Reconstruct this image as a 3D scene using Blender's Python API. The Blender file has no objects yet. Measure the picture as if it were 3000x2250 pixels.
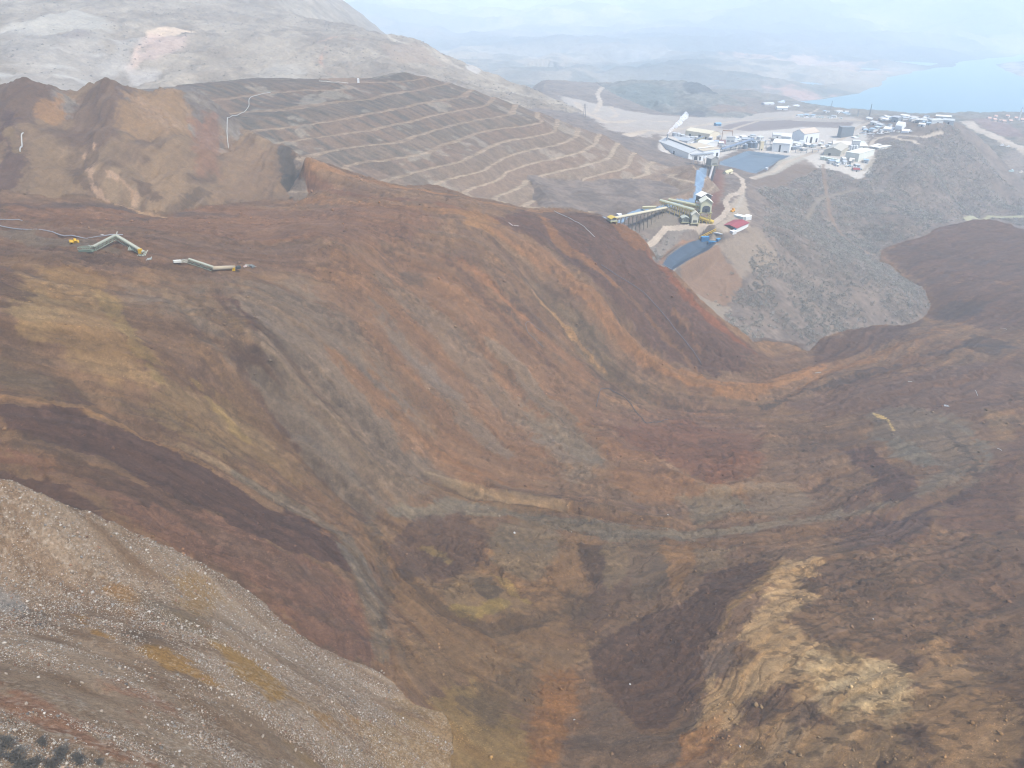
import bpy, bmesh, math, random
import numpy as np
from mathutils import Vector, Matrix

# ------------------------------------------------------------------ camera, sky, sun
scene = bpy.context.scene
COL = scene.collection
CAMZ = 400.0                      # camera height above the lake
PITCH = math.radians(28.5)        # looking down
FPX = 2080.0                      # focal length in pixels of the 3000 px wide photo
cam_d = bpy.data.cameras.new('camera')
cam_d.sensor_width = 36.0
cam_d.lens = 36.0 * FPX / 3000.0
cam_d.clip_start = 1.0
cam_d.clip_end = 80000.0
cam = bpy.data.objects.new('camera', cam_d)
COL.objects.link(cam)
cam.location = (0, 0, CAMZ)
cam.rotation_euler = (math.pi / 2 - PITCH, 0, 0)
scene.camera = cam

SUN_EL, SUN_AZ = math.radians(57), math.radians(128)   # azimuth clockwise from +Y (view direction)
world = bpy.data.worlds.new('World')
scene.world = world
world.use_nodes = True
wn = world.node_tree
bg = wn.nodes['Background']
skyt = wn.nodes.new('ShaderNodeTexSky')
skyt.sky_type = 'NISHITA'
skyt.sun_disc = False
skyt.sun_elevation = SUN_EL
skyt.sun_rotation = SUN_AZ
skyt.altitude = 1300
skyt.air_density = 0.7
skyt.dust_density = 3.0
skyt.ozone_density = 0.4
wn.links.new(skyt.outputs[0], bg.inputs[0])
bg.inputs[1].default_value = 0.105
sun_d = bpy.data.lights.new('sun', 'SUN')
sun_d.energy = 2.1
sun_d.angle = math.radians(6)
sun_d.color = (1.0, 0.965, 0.92)
sun = bpy.data.objects.new('sun', sun_d)
COL.objects.link(sun)
sv = Vector((math.sin(SUN_AZ) * math.cos(SUN_EL), math.cos(SUN_AZ) * math.cos(SUN_EL), math.sin(SUN_EL)))
sun.rotation_euler = sv.to_track_quat('Z', 'Y').to_euler()
sun.location = (0, 0, 900)
scene.view_settings.view_transform = 'Standard'
scene.view_settings.look = 'None'
scene.view_settings.exposure = 1.95
scene.view_settings.gamma = 1.0
scene.cycles.use_denoising = True
scene.cycles.filter_width = 1.15
scene.cycles.max_bounces = 8
scene.cycles.volume_bounces = 5
scene.cycles.diffuse_bounces = 2
scene.cycles.glossy_bounces = 2
scene.cycles.transparent_max_bounces = 6

# ------------------------------------------------------------------ surveying: a photo pixel + range (or drop) -> a point
SP, CP = math.sin(PITCH), math.cos(PITCH)
def ray(px, py):
    u = (np.asarray(px, float) - 1500) / FPX
    v = (np.asarray(py, float) - 1125) / FPX
    fwd = CP - v * SP
    return np.arctan2(u, fwd), (SP + v * CP) / np.hypot(u, fwd)   # azimuth, tan(depression)
def PR(px, py, r):
    az, t = ray(px, py)
    return (math.sin(az) * r, math.cos(az) * r, CAMZ - t * r)
def PH(px, py, h):
    az, t = ray(px, py)
    return PR(px, py, h / t)

# ------------------------------------------------------------------ noise
_rs = np.random.RandomState(7)
_PERM = _rs.permutation(65536).astype(np.int64)
_VAL = (_rs.rand(65536) * 2 - 1).astype(np.float32)
def vnoise(x, y, seed=0):
    xi = np.floor(x).astype(np.int64); yi = np.floor(y).astype(np.int64)
    fx = (x - xi).astype(np.float32); fy = (y - yi).astype(np.float32)
    fx = fx * fx * fx * (fx * (fx * 6 - 15) + 10); fy = fy * fy * fy * (fy * (fy * 6 - 15) + 10)
    def h(a, b): return _VAL[_PERM[(a + _PERM[(b + seed * 1013) & 65535]) & 65535]]
    v00 = h(xi, yi); v10 = h(xi + 1, yi); v01 = h(xi, yi + 1); v11 = h(xi + 1, yi + 1)
    a = v00 + (v10 - v00) * fx
    return a + ((v01 + (v11 - v01) * fx) - a) * fy
def fbm(x, y, oct=5, seed=0, gain=0.5):
    s = 0; amp = 1.0; tot = 0
    c, d = 0.8, 0.6
    for i in range(oct):
        s = s + amp * vnoise(x, y, seed + i * 7)
        tot += amp; amp *= gain
        x, y = (x * c - y * d) * 2.03 + 11.3, (x * d + y * c) * 2.03 + 5.7
    return s / tot * 1.6
def sstep(a, b, x):
    t = np.clip((x - a) / (b - a), 0, 1)
    return t * t * (3 - 2 * t)

# ------------------------------------------------------------------ smooth surfaces through surveyed points
class TPS:
    def __init__(self, pts, lam=1e-4, aff=None):
        P = np.array(pts, float)
        self.c = P[:, :2].mean(0); self.s = P[:, :2].std() + 1e-9
        X = (P[:, :2] - self.c) / self.s
        n = len(X)
        D = np.hypot(X[:, None, 0] - X[None, :, 0], X[:, None, 1] - X[None, :, 1])
        K = self.k(D) + lam * np.eye(n)
        Q = np.c_[np.ones(n), X]
        A = np.block([[K, Q], [Q.T, np.zeros((3, 3))]])
        b = np.r_[P[:, 2], 0, 0, 0]
        w = np.linalg.solve(A, b)
        self.X, self.w, self.a = X, w[:n], w[n:]
    @staticmethod
    def k(d):
        d2 = d * d
        return d2 * np.log(d2 + 1e-12) * 0.5
    def __call__(self, x, y):
        sh = np.shape(x)
        x = (np.ravel(x) - self.c[0]) / self.s; y = (np.ravel(y) - self.c[1]) / self.s
        out = self.a[0] + self.a[1] * x + self.a[2] * y
        out = out.astype(np.float32)
        x = x.astype(np.float32); y = y.astype(np.float32)
        for (px, py), w in zip(self.X, self.w):
            d2 = (x - np.float32(px)) ** 2 + (y - np.float32(py)) ** 2
            out += np.float32(w * 0.5) * d2 * np.log(d2 + np.float32(1e-12))
        return out.reshape(sh)
def seg_dist(x, y, line):
    """distance to an open polyline, and the parameter 0..1 along it, and the signed side"""
    best = np.full(np.shape(x), 1e9, np.float32); par = np.zeros(np.shape(x), np.float32); sgn = np.zeros(np.shape(x), np.float32)
    L = np.array(line, float)[:, :2]
    seg = np.hypot(*(L[1:] - L[:-1]).T); cum = np.r_[0, np.cumsum(seg)]; tot = cum[-1]
    for i in range(len(L) - 1):
        ax, ay = L[i]; dx, dy = L[i + 1] - L[i]
        l2 = dx * dx + dy * dy + 1e-9
        t = np.clip(((x - ax) * dx + (y - ay) * dy) / l2, 0, 1)
        ex = x - ax - t * dx; ey = y - ay - t * dy
        d = np.hypot(ex, ey)
        m = d < best
        best = np.where(m, d, best)
        par = np.where(m, (cum[i] + t * seg[i]) / tot, par)
        sgn = np.where(m, np.sign(dx * (y - ay) - dy * (x - ax)), sgn)
    return best, par, sgn
def inside(x, y, poly):
    P = np.array(poly, float)[:, :2]
    c = np.zeros(np.shape(x), bool)
    j = len(P) - 1
    for i in range(len(P)):
        xi, yi = P[i]; xj, yj = P[j]
        if yi != yj:
            c ^= ((yi > y) != (yj > y)) & (x < (xj - xi) * (y - yi) / (yj - yi) + xi)
        j = i
    return c
def sdf(x, y, poly):
    """signed distance to a closed polygon, positive inside"""
    P = list(poly) + [poly[0]]
    d, _, _ = seg_dist(x, y, P)
    return np.where(inside(x, y, poly), d, -d)

# ------------------------------------------------------------------ boundaries between the pieces of land (px, py, range)
B_scarp = [(-700, 560, 600), (-300, 560, 600), (0, 560, 600), (167, 578, 600), (290, 583, 600), (343, 597, 598), (407, 619, 592), (493, 628, 590), (560, 608, 604), (633, 597, 622), (700, 592, 640), (760, 588, 655), (841, 583, 672), (885, 560, 684)]
B_heap = [(893, 470, 690), (918, 466, 700), (1008, 492, 705), (1065, 517, 700), (1178, 540, 700), (1291, 545, 702), (1376, 574, 700), (1460, 585, 712), (1545, 608, 722), (1624, 605, 742), (1700, 614, 752)]
B_edge = [(1759, 627, 735), (1800, 645, 712), (1841, 664, 700), (1894, 717, 680), (1902, 747, 668), (1935, 774, 655), (2000, 817, 640), (2051, 875, 628), (2116, 933, 622), (2188, 983, 622), (2217, 1012, 625)]
B_scrub = [(2250, 1000, 648), (2311, 1005, 668), (2369, 1023, 680), (2405, 994, 705), (2470, 969, 745), (2557, 954, 790), (2666, 947, 835), (2709, 925, 865), (2724, 897, 890), (2702, 846, 930), (2651, 817, 965), (2615, 781, 1000), (2579, 766, 1015), (2579, 737, 1050)]
B_mound = [(2622, 716, 1080), (2702, 690, 1120), (2774, 658, 1170), (2847, 643, 1200), (2919, 647, 1210), (3000, 672, 1200), (3300, 700, 1200), (3800, 720, 1150)]
def PRL(l): return [PR(*p) for p in l]
edge_A = PRL(B_scarp + B_heap + B_edge + B_scrub + B_mound)
dom_A = [(-700, 380, 0)] + edge_A + [(1400, 700, 0), (1400, -300, 0), (-700, -300, 0)]
dom_A[0] = (-700, edge_A[0][1], 0)

A_pts = [PR(*p) for p in B_scarp + B_heap + B_edge + B_scrub + B_mound]
A_pts += [PH(*p) for p in [
 (0,1100,133),(0,1180,136),(0,1400,150),(0,900,116),(0,760,120),(300,720,122),(600,780,135),(500,660,133),(0,660,122),(900,640,150),(760,700,143),
 (1000,700,147),(1350,660,164),(1120,580,150),(1500,650,174),(1650,660,187),(1200,640,153),
 (300,900,132),(400,1000,143),(600,900,147),(700,1000,160),(700,1200,185),(850,850,158),(1000,1000,183),(1000,1300,216),(1150,800,176),
 (1300,900,200),(1300,1200,235),(1300,1400,250),(1600,800,205),(1600,1000,236),(1600,1200,258),(1750,850,216),(1900,900,236),(1900,1100,271),(1800,1350,268),
 (2050,1000,258),(2100,1120,278),(2200,1180,288),(2350,1100,291),(2500,1080,293),(2800,1000,294),(2800,850,294),(3000,800,288),(3000,950,288),(2900,720,284),
 (2200,1350,283),(2400,1450,285),(2700,1400,286),(3000,1300,284),(2000,1530,273),(2600,1250,284),(2900,1150,286),
 (1500,1530,262),(1250,1560,254),(1110,1500,243),(1130,1640,243),(1130,1800,236),(1190,2030,224),(1180,1930,230),
 (400,1250,165),(800,1500,212),(1040,1600,232),(1100,1880,226),(560,1650,186),(200,1320,155),(200,1480,158),(800,1700,204),(900,1600,213),(650,1450,192),(600,1300,182),
 (850,1850,206),(1500,1800,250),(1500,2000,240),(1500,2200,230),(1350,2150,226),(1700,1650,262),(1900,1800,257),(1900,2000,247),(1800,2200,233),(2120,1650,262),(2150,1800,248),(2100,2100,236),
 (2300,1700,256),(2500,2100,226),(2500,1850,243),(3000,2200,205),(3000,1950,232),(3000,1700,258),(2600,1600,266),(2800,2240,208),(1500,1650,257),(1350,1750,250),
 (3400,1300,272),(3400,1800,235),(3400,1000,276),(-500,900,105),(-500,1300,125),(-500,700,110),(3400,2200,180)]]
A_pts += [(0, 60, 168), (100, 60, 185), (-60, 40, 190), (200, 60, 210), (900, 300, 130), (1300, 600, 150), (-600, 100, 290), (1200, 1100, 150)]

# gravel hill in the left foreground
G_front = [(-500, 1330, 235), (-250, 1380, 222), (0, 1425, 205), (90, 1440, 204), (210, 1500, 202), (330, 1540, 205), (560, 1640, 205), (700, 1720, 205), (780, 1800, 200), (930, 1890, 196), (1090, 1950, 190), (1150, 1985, 184), (1190, 2045, 176), (1270, 2018, 181), (1380, 2010, 186)]
G_pts = [PR(*p) for p in G_front]
G_pts += [PH(*p) for p in [(0, 2250, 90), (0, 1900, 112), (0, 1650, 128), (600, 2200, 124), (300, 2000, 118), (500, 1800, 148), (900, 2200, 160), (900, 2000, 178), (1150, 2230, 192), (700, 2000, 150), (1200, 2120, 206), (1400, 2100, 225), (1500, 2250, 224), (1400, 2240, 214), (300, 2250, 100), (300, 1700, 142)]]
G_pts += [(-150, 40, 345), (-60, -60, 350), (60, -40, 290), (40, 60, 205), (-260, 100, 330)]
dom_G = [(-420, PR(*G_front[0])[1], 0)] + [PR(*p) for p in G_front] + [PH(1400, 2120, 230), PH(1400, 2300, 222), (10, 60, 0), (60, -200, 0), (-420, -200, 0)]

G_right = [PR(1290, 2014, 182), PR(1380, 2010, 186), PH(1400, 2120, 230), PH(1400, 2300, 222), (10, 60, 0)]
# scarp: the cliff between the shelf and the plateau
C_crest = [(-700, 240, 760), (-250, 250, 760), (-60, 262, 760), (0, 248, 756), (60, 234, 756), (95, 230, 756), (140, 244, 760), (170, 258, 764), (200, 262, 770), (240, 261, 772), (262, 254, 768), (290, 246, 764), (306, 236, 760), (322, 233, 758), (345, 242, 760), (362, 246, 762), (385, 256, 766), (420, 266, 772), (450, 268, 778), (470, 263, 782), (500, 264, 790), (530, 260, 800), (560, 284, 816), (575, 298, 826), (590, 300, 836), (620, 318, 840), (640, 336, 838), (665, 346, 832), (700, 374, 800), (745, 393, 776), (780, 405, 768), (808, 424, 762), (850, 428, 766), (868, 450, 745), (885, 480, 715), (893, 500, 700)]
C_pts = [PR(*p) for p in C_crest + B_scarp]
_bx = [q[0] for q in B_scarp]; _by = [q[1] for q in B_scarp]; _br = [q[2] for q in B_scarp]
_cx = [q[0] for q in C_crest]; _cy = [q[1] for q in C_crest]; _cr = [q[2] for q in C_crest]
for x_ in range(-300, 900, 45):
    yb, rb, yc, rc = (np.interp(x_, a, b) for a, b in ((_bx, _by), (_bx, _br), (_cx, _cy), (_cx, _cr)))
    for s_ in (.3, .6, .85):
        rec = 7 * math.exp(-((x_ - 215) / 50) ** 2) - 12 * math.exp(-((x_ - 330) / 45) ** 2) - 9 * math.exp(-((x_ - 70) / 40) ** 2) - 8 * math.exp(-((x_ - 520) / 50) ** 2) + 8 * math.exp(-((x_ - 440) / 30) ** 2)
        C_pts.append(PR(x_, yb + (yc - yb) * s_, rb + (rc - rb) * s_ ** 1.15 + rec * math.sin(math.pi * s_)))
dom_C = [PR(*p) for p in C_crest] + [PR(*p) for p in reversed(B_scarp)]

# heap: terraced, contour by contour (h = drop of each bench)
BH = [108 + 9.2 * i for i in range(-1, 12)]
BL = [
 [(600,299),(650,293),(726,284),(795,273),(895,266),(1008,254),(1150,226),(1217,222)],
 [(695,345),(862,325),(1008,300),(1263,255),(1291,252)],
 [(740,393),(839,376),(980,356),(1178,320),(1370,283)],
 [(816,427),(952,401),(1121,376),(1291,336),(1438,303)],
 [(941,458),(1065,430),(1178,416),(1347,365),(1511,328)],
 [(1020,492),(1178,466),(1291,432),(1404,390),(1596,356)],
 [(1155,526),(1347,478),(1472,421),(1630,376)],
 [(1291,545),(1415,503),(1460,478),(1545,444),(1698,399)],
 [(1370,562),(1460,529),(1489,506),(1630,466),(1732,432),(1752,415)],
 [(1455,582),(1545,545),(1630,506),(1700,492),(1794,459),(1818,417),(1780,376)],
 [(1551,605),(1602,562),(1700,530),(1818,500),(1859,459),(1870,429)],
 [(1652,605),(1700,590),(1818,535),(1906,500),(1915,453),(1906,435)],
 [(1735,612),(1794,606),(1865,582),(1935,553),(1980,520)]]
H_pts = []
for h, l in zip(BH, BL):
    H_pts += [PH(x, y, h) for x, y in l]
H_pts += [PH(*p) for p in [(540, 262, 89.5), (600, 240, 89.6), (658, 237, 89.6), (715, 246, 89.6), (745, 262, 95), (860, 258, 96), (1000, 243, 94), (1150, 214, 91), (1200, 213, 91), (800, 262, 96)]]
H_pts += [PR(*p) for p in [q for q in C_crest if q[0] >= 590]]
H_pts += [PR(*p) for p in B_heap[2:]]
H_pts += [PR(2010, 500, 950), PR(2040, 530, 920), PR(1960, 575, 850), PR(1860, 610, 800), PR(2030, 490, 1010)]
# the far, unseen side of the heap falls again
H_back = [(1291, 245, 1130), (1380, 272, 1120), (1438, 297, 1110), (1511, 324, 1105), (1596, 352, 1095), (1640, 372, 1085), (1700, 390, 1075), (1760, 372, 1090), (1830, 415, 1060), (1890, 435, 1040), (1950, 455, 1030), (2030, 478, 1040)]
dom_H = PRL([q for q in C_crest if q[0] >= 530]) + PRL(B_heap) + [PR(1800, 622, 780), PR(1940, 596, 825), PR(2030, 560, 880), PR(2050, 520, 950)] + [PR(*p) for p in reversed(H_back)] + [PR(1215, 210, 1130), PR(1000, 236, 1120), PR(760, 255, 1080), PR(660, 232, 1010), PR(520, 240, 960)]
# plateau of the heap behind the scarp
D_pts = [PR(*p) for p in [(-400, 266, 860), (0, 266, 840), (150, 266, 850), (240, 265, 850), (420, 268, 860), (480, 258, 900), (530, 262, 850), (560, 244, 960), (-200, 262, 900), (200, 262, 980), (330, 262, 960)]] + PRL(C_crest[1:22])
dom_D = PRL(C_crest[:24]) + [PR(560, 262, 900), PR(560, 244, 1000), PR(400, 255, 1000), PR(0, 262, 1000), PR(-700, 262, 1000)]

# land behind: pond terrace, scrub hills, plant terrace, valley road
B_pts = [PR(*p) for p in B_edge[1:] + B_scrub]
B_pts = [(x, y, z - (4 if i < 4 else 12 if i < 6 else 4 if i < 10 else 0)) for i, (x, y, z) in enumerate(B_pts)]
B_pts += [PH(*p) for p in [
 (1960,780,229),(2080,715,229),(2000,700,226),(1930,760,229),(1880,700,222),(1850,660,212),(1760,640,205),(1800,622,204),(1900,618,206),
 (2060,600,212),(2000,640,212),(1950,600,208),(1830,625,206),(1800,648,208),(1850,641,209),(1900,634,209),(1950,626,209),(2060,640,214),(2100,680,220),(2200,640,222),(2160,660,221),(2230,670,226),(2120,560,216),(2170,540,220),(2060,530,216),(2090,480,226),(2050,500,222),
 (2130,760,240),(2160,800,248),(2100,900,262),(2200,880,265),(2300,950,283),(2250,750,245),(2400,820,272),(2550,880,290),(2640,890,297),(2500,760,279),
 (2400,700,262),(2300,640,244),(2400,560,252),(2200,580,230),(2250,530,238),(2290,470,234),(2350,500,246),(2500,600,274),(2545,700,296),(2640,640,276),
 (2100,470,243),(2200,490,243),(2300,430,243),(2200,430,243),(2050,420,243),(2000,460,240),(1960,440,236),(2300,470,236),(2330,450,244),(2450,480,244),(2540,480,245),
 (2430,440,240),(2600,400,226),(2620,440,238),(2600,380,222),(2560,360,222),(2500,380,232),(2480,400,238),
 (2700,450,240),(2660,520,256),(2750,360,206),(2700,600,285),(2800,420,236),(2800,600,308),(2950,600,322),(2900,500,272),(2830,385,222),(2750,520,262),
 (2700,350,208),(2650,350,210),(2500,440,240),(2560,500,252),(2500,540,258)]]
B_pts += [PR(*p) for p in [(1700,290,2000),(1900,340,1900),(2000,350,1800),(2100,370,1720),(1850,370,1500),(1950,400,1400),(2400,345,2000),(2300,345,1950),(2500,345,1900),(2200,355,1900),(1700,330,1700),(1760,345,1600),(2560,345,1850),
 (1700,380,1250),(1850,420,1200),(1950,460,1150)]]
B_pts += [PR(2780, 350, 1780), PR(2690, 340, 1900), PR(2820, 370, 1740), PR(2900, 470, 1640), PR(3000, 610, 1500), PR(3300, 650, 1500)]
dom_B = PRL([(1624, 605, 742), (1700, 614, 752)] + B_edge[:-1] + B_scrub + B_mound) + [PR(3800, 640, 1500), PR(3000, 560, 1640), PR(2925, 505, 1680), PR(2868, 440, 1700), PR(2825, 395, 1740), PR(2800, 368, 1790), PR(2780, 352, 1820), PR(2740, 345, 1880), PR(2680, 343, 1920), PR(2600, 343, 1950), PR(2500, 341, 2000), PR(2440, 335, 2060), PR(2380, 328, 2150), PR(2200, 330, 2500), PR(1900, 310, 2600), PR(1600, 280, 2300), PR(1560, 330, 1500), PR(1400, 400, 1150), PR(1500, 480, 900)]
# lower land beyond: right valley with road and tailings, near lake shore
E_pts = [PR(*p) for p in [(2860, 400, 2080), (2950, 430, 2000), (3000, 450, 1980), (3000, 520, 1780), (2940, 520, 1800), (3000, 560, 1680), (2870, 360, 2350), (2960, 372, 2350), (3000, 350, 2600), (2900, 340, 2700), (2960, 330, 2900), (3100, 345, 2800), (3300, 420, 2200), (3000, 400, 2180),
  (2330, 312, 2450), (2380, 322, 2450), (2250, 290, 2800), (2300, 285, 3000), (2200, 270, 3200), (2420, 320, 2500)]] + [PH(2480, 338, 385), PH(2560, 338, 400), PH(2640, 340, 405), PH(2760, 342, 405)]
E_pts += [(0, 3600, 12), (-800, 3600, 30), (-1500, 3600, 40), (0, 2600, 120), (600, 2600, 110), (1700, 3000, -15), (1300, 3300, -20), (2000, 2600, 5), (2400, 2600, 30), (1000, 3400, -10), (700, 3400, 2)]
# bare mountain on the left
M_pts = [PR(*p) for p in [(800, 20, 2200), (1000, 70, 2100), (1250, 130, 2000), (1400, 200, 1900), (1600, 270, 1850), (1750, 350, 1650), (300, 200, 1520), (300, 120, 1640), (300, 50, 1850), (700, 220, 1500), (700, 120, 1750), (1300, 260, 1560), (1000, 200, 1600), (0, 100, 1750), (0, 200, 1500), (0, 20, 1950), (600, 10, 2100), (1100, 150, 1780),
  (120, 130, 1600), (120, 65, 1780), (500, 150, 1640), (450, 90, 1760), (1500, 290, 1600), (1650, 340, 1500), (-400, 100, 1700), (-400, 0, 2000)]]
M_pts += [(-600, 2500, 480), (-1500, 2600, 640), (-200, 2500, 300), (-1000, 2300, 520), (-2200, 2200, 620), (-600, 1000, 235), (-150, 1250, 225), (150, 1350, 190), (-1200, 1000, 240), (100, 2400, 190)]
M_sil = [(1760, 352, 1640), (1600, 270, 1850), (1400, 200, 1900), (1250, 130, 2000), (1000, 70, 2100), (800, 20, 2200)]
dom_M = [(-2600, 900, 0), (-150, 1180, 0), (250, 1400, 0)] + PRL(M_sil) + [(-900, 2900, 0), (-3500, 3200, 0)]
# grey rock dump in the distance
W_crest = [(1655, 262, 2350), (1700, 250, 2400), (1760, 240, 2420), (1830, 232, 2430), (1900, 236, 2450), (1980, 236, 2420), (2050, 246, 2400), (2090, 262, 2330), (2150, 290, 2260), (2210, 318, 2180), (2240, 335, 2120)]
W_pts = [PR(*p) for p in W_crest + [(1660, 300, 2120), (1760, 322, 2060), (1850, 338, 1990), (1930, 334, 1990), (2050, 338, 1980), (2150, 338, 1990), (1800, 280, 2200), (1950, 280, 2200), (1900, 258, 2330), (2050, 290, 2150), (1720, 275, 2230), (1870, 300, 2120), (1640, 285, 2200)]]
dom_W = PRL(W_crest) + PRL([(2170, 340, 1970), (2050, 340, 1965), (1930, 337, 1975), (1850, 341, 1970), (1760, 326, 2040), (1660, 303, 2100), (1635, 285, 2200)])

SH = []
def sheet(name, pts, dom, fall, lam=1e-4):
    SH.append((name, TPS(pts, lam), dom, fall))
sheet('A', A_pts, dom_A, 0.95)
sheet('G', G_pts, dom_G, 0.9)
sheet('C', C_pts, dom_C, 1.1)
sheet('H', H_pts, dom_H, 0.8)
sheet('D', D_pts, dom_D, 0.8)
sheet('B', B_pts, dom_B, 0.55)
sheet('M', M_pts, dom_M, 0.45)
sheet('W', W_pts, dom_W, 0.7)
sheet('E', E_pts, None, 0)

# lake shoreline (world metres, lake level z = 0)
LK = [PH(x, y, 400) for x, y in [(2420, 291), (2510, 276), (2590, 247), (2578, 226), (2660, 211), (2780, 196), (2850, 177), (2990, 160), (3300, 158)]]
LK2 = [(4200, 3200), (2200, 2500), (1250, 2700), (900, 3250)]
dom_L = LK + [(x, y, 0) for x, y in LK2]
PEN = [PH(x, y, 400) for x, y in [(2905, 188), (2950, 181), (3100, 176), (3300, 190), (3100, 225), (3000, 232), (2960, 205)]]
RIV = [PH(x, y, 395) for x, y in [(1560, 225), (1610, 240), (1640, 246), (1665, 243), (1630, 232), (1600, 222)]]

def far_land(x, y):
    r = np.hypot(x, y)
    d = sdf(x, y, dom_L)
    dp = sdf(x, y, PEN)
    rv = sdf(x, y, RIV)
    l = -np.minimum(d, -dp)            # >0 on land
    l = l + 55 * fbm(x / 500, y / 500, 4, 31)
    n = fbm(x / 2600, y / 2600, 6, 40)
    rid = 1 - np.abs(fbm(x / 1800, y / 1800, 6, 50))
    shore = np.where(l > 0, 75 * (1 - np.exp(-np.maximum(l, 0) / 420)), l * 0.08)
    up = sstep(4200, 16000, r)
    hill = shore + sstep(0, 1500, l) * (up * 760 * (0.75 + 0.45 * n + 0.55 * rid) + 70 * sstep(3600, 5500, r) * (n + 0.3)) + sstep(0, 400, l) * 14 * (rid - .5)
    hill = np.where(rv > -60, np.minimum(hill, -rv * 0.15), hill)
    return hill
def macro(x, y, full=False, lo=None):
    """height of the land without the small relief; id of the piece on top"""
    x = np.asarray(x, float); y = np.asarray(y, float)
    r = np.hypot(x, y)
    z = np.full(x.shape, -1e4, np.float32); idx = np.zeros(x.shape, np.int8)
    lim = {'A': 1500, 'G': 420, 'C': 900, 'D': 1400, 'H': 1350, 'B': 3000, 'M': 4200, 'W': 2900, 'E': 4600}
    low = {'C': 500, 'D': 640, 'H': 640, 'B': 560, 'M': 1050, 'W': 1850, 'E': 1500}
    wob = fbm(x / 26, y / 26, 4, 3)
    for i, (name, f, dom, fall) in enumerate(SH):
        m = (r < lim[name]) & (r > low.get(name, 0))
        if not m.any(): continue
        xs, ys = x[m], y[m]
        zz = f(xs, ys)
        if dom is not None:
            s = sdf(xs, ys, dom) + (1.3 if name == 'G' else 2.2) * wob[m]
            if name == 'G': s = s + 1.6 * fbm(xs / 3.5, ys / 3.5, 4, 16)
            if name in 'CD': s = s + 2.5 * fbm(xs / 6, ys / 6, 4, 15)
            out = np.maximum(0, -s)
            zz = zz - fall * out - 0.004 * np.minimum(out, 60) ** 2 * (name != 'A')
        if name == 'G':
            d, _, _ = seg_dist(xs, ys, G_right)
            w = sstep(-2, 48, np.where(inside(xs, ys, dom_G), d, -d))
            g_own = d > 11 + 6 * wob[m]
            zz = np.where(d < 48, z[m] * (1 - w) + zz * w + (w > 0.02) * 0.02, zz)
        if name == 'E':
            zz = zz - 200 * sstep(3300, 4500, r[m])
            l = -sdf(xs, ys, dom_L)
        if name == 'D': zz = zz - 2.5
        if name == 'H':
            zz = terrace(zz, xs, ys)
        cur = z[m]
        b = zz > cur
        cur[b] = zz[b]; z[m] = cur
        ii = idx[m]; ii[b & g_own if name == 'G' else b] = i; idx[m] = ii
    m = r > 2300
    if m.any():
        zz = far_land(x[m], y[m]) - 60 * (1 - sstep(2500, 3600, r[m]))
        cur = z[m]; b = zz > cur; cur[b] = zz[b]; z[m] = cur
        ii = idx[m]; ii[b] = 9; idx[m] = ii
    return z, idx
BZ = CAMZ - np.array(BH)
STEP = 9.2
def terrace(z, x, y):
    w = 0.35 * fbm(x / 40, y / 40, 3, 90)
    t = (z + w - BZ[-1]) / STEP
    k = np.floor(t); f = t - k
    # a flat shelf then the riser
    g = np.where(f < 0.24, f * 0.04, 0.0096 + (f - 0.24) / 0.76 * 0.9904)
    zt = BZ[-1] + STEP * (k + g) - w
    top = sstep(BZ[0] + 9.5, BZ[0] + 8.5, z)      # the plateau keeps its own surface
    return np.where(z > BZ[-1] - 1, zt * top + z * (1 - top), z)
ALB = 0.43
# the gravel slope runs down in this direction
G_DIR = (0.0, 1.0)
# ------------------------------------------------------------------ first survey of the visible land (for placing things on it)
class Survey:
    def __init__(self):
        self.az = np.radians(np.linspace(-56, 56, 561))
        self.r = np.exp(np.linspace(math.log(45), math.log(14000), 1500))
        A, R = np.meshgrid(self.az, self.r)
        Z, I = macro(np.sin(A) * R, np.cos(A) * R)
        self.I = I
        T = (CAMZ - Z) / R
        self.M = np.minimum.accumulate(T, axis=0)
        self.T = T
    def hit(self, px, py):
        az, t = ray(px, py)
        c = (az - self.az[0]) / (self.az[1] - self.az[0])
        c0 = int(np.clip(math.floor(c), 0, len(self.az) - 2)); f = c - c0
        rs = []
        for cc in (c0, c0 + 1):
            k = int(np.searchsorted(-self.M[:, cc], -t))
            k = min(max(k, 1), len(self.r) - 1)
            a, b = self.T[k - 1, cc], self.T[k, cc]
            w = 0.5 if a <= b else float(np.clip((a - t) / (a - b), 0, 1))
            rs.append(self.r[k - 1] + w * (self.r[k] - self.r[k - 1]))
        r = rs[0] * (1 - f) + rs[1] * f if abs(rs[0] - rs[1]) < 0.06 * rs[0] else (rs[0] if f < .5 else rs[1])
        return (math.sin(az) * r, math.cos(az) * r, CAMZ - t * r)
SV = Survey()
hit = SV.hit
def hits(l): return [hit(x, y) for x, y in l]
_g0, _g1 = hit(150, 1780), hit(850, 2120)
GU = np.array([_g1[0] - _g0[0], _g1[1] - _g0[1]]); GU = GU / np.linalg.norm(GU)

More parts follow.
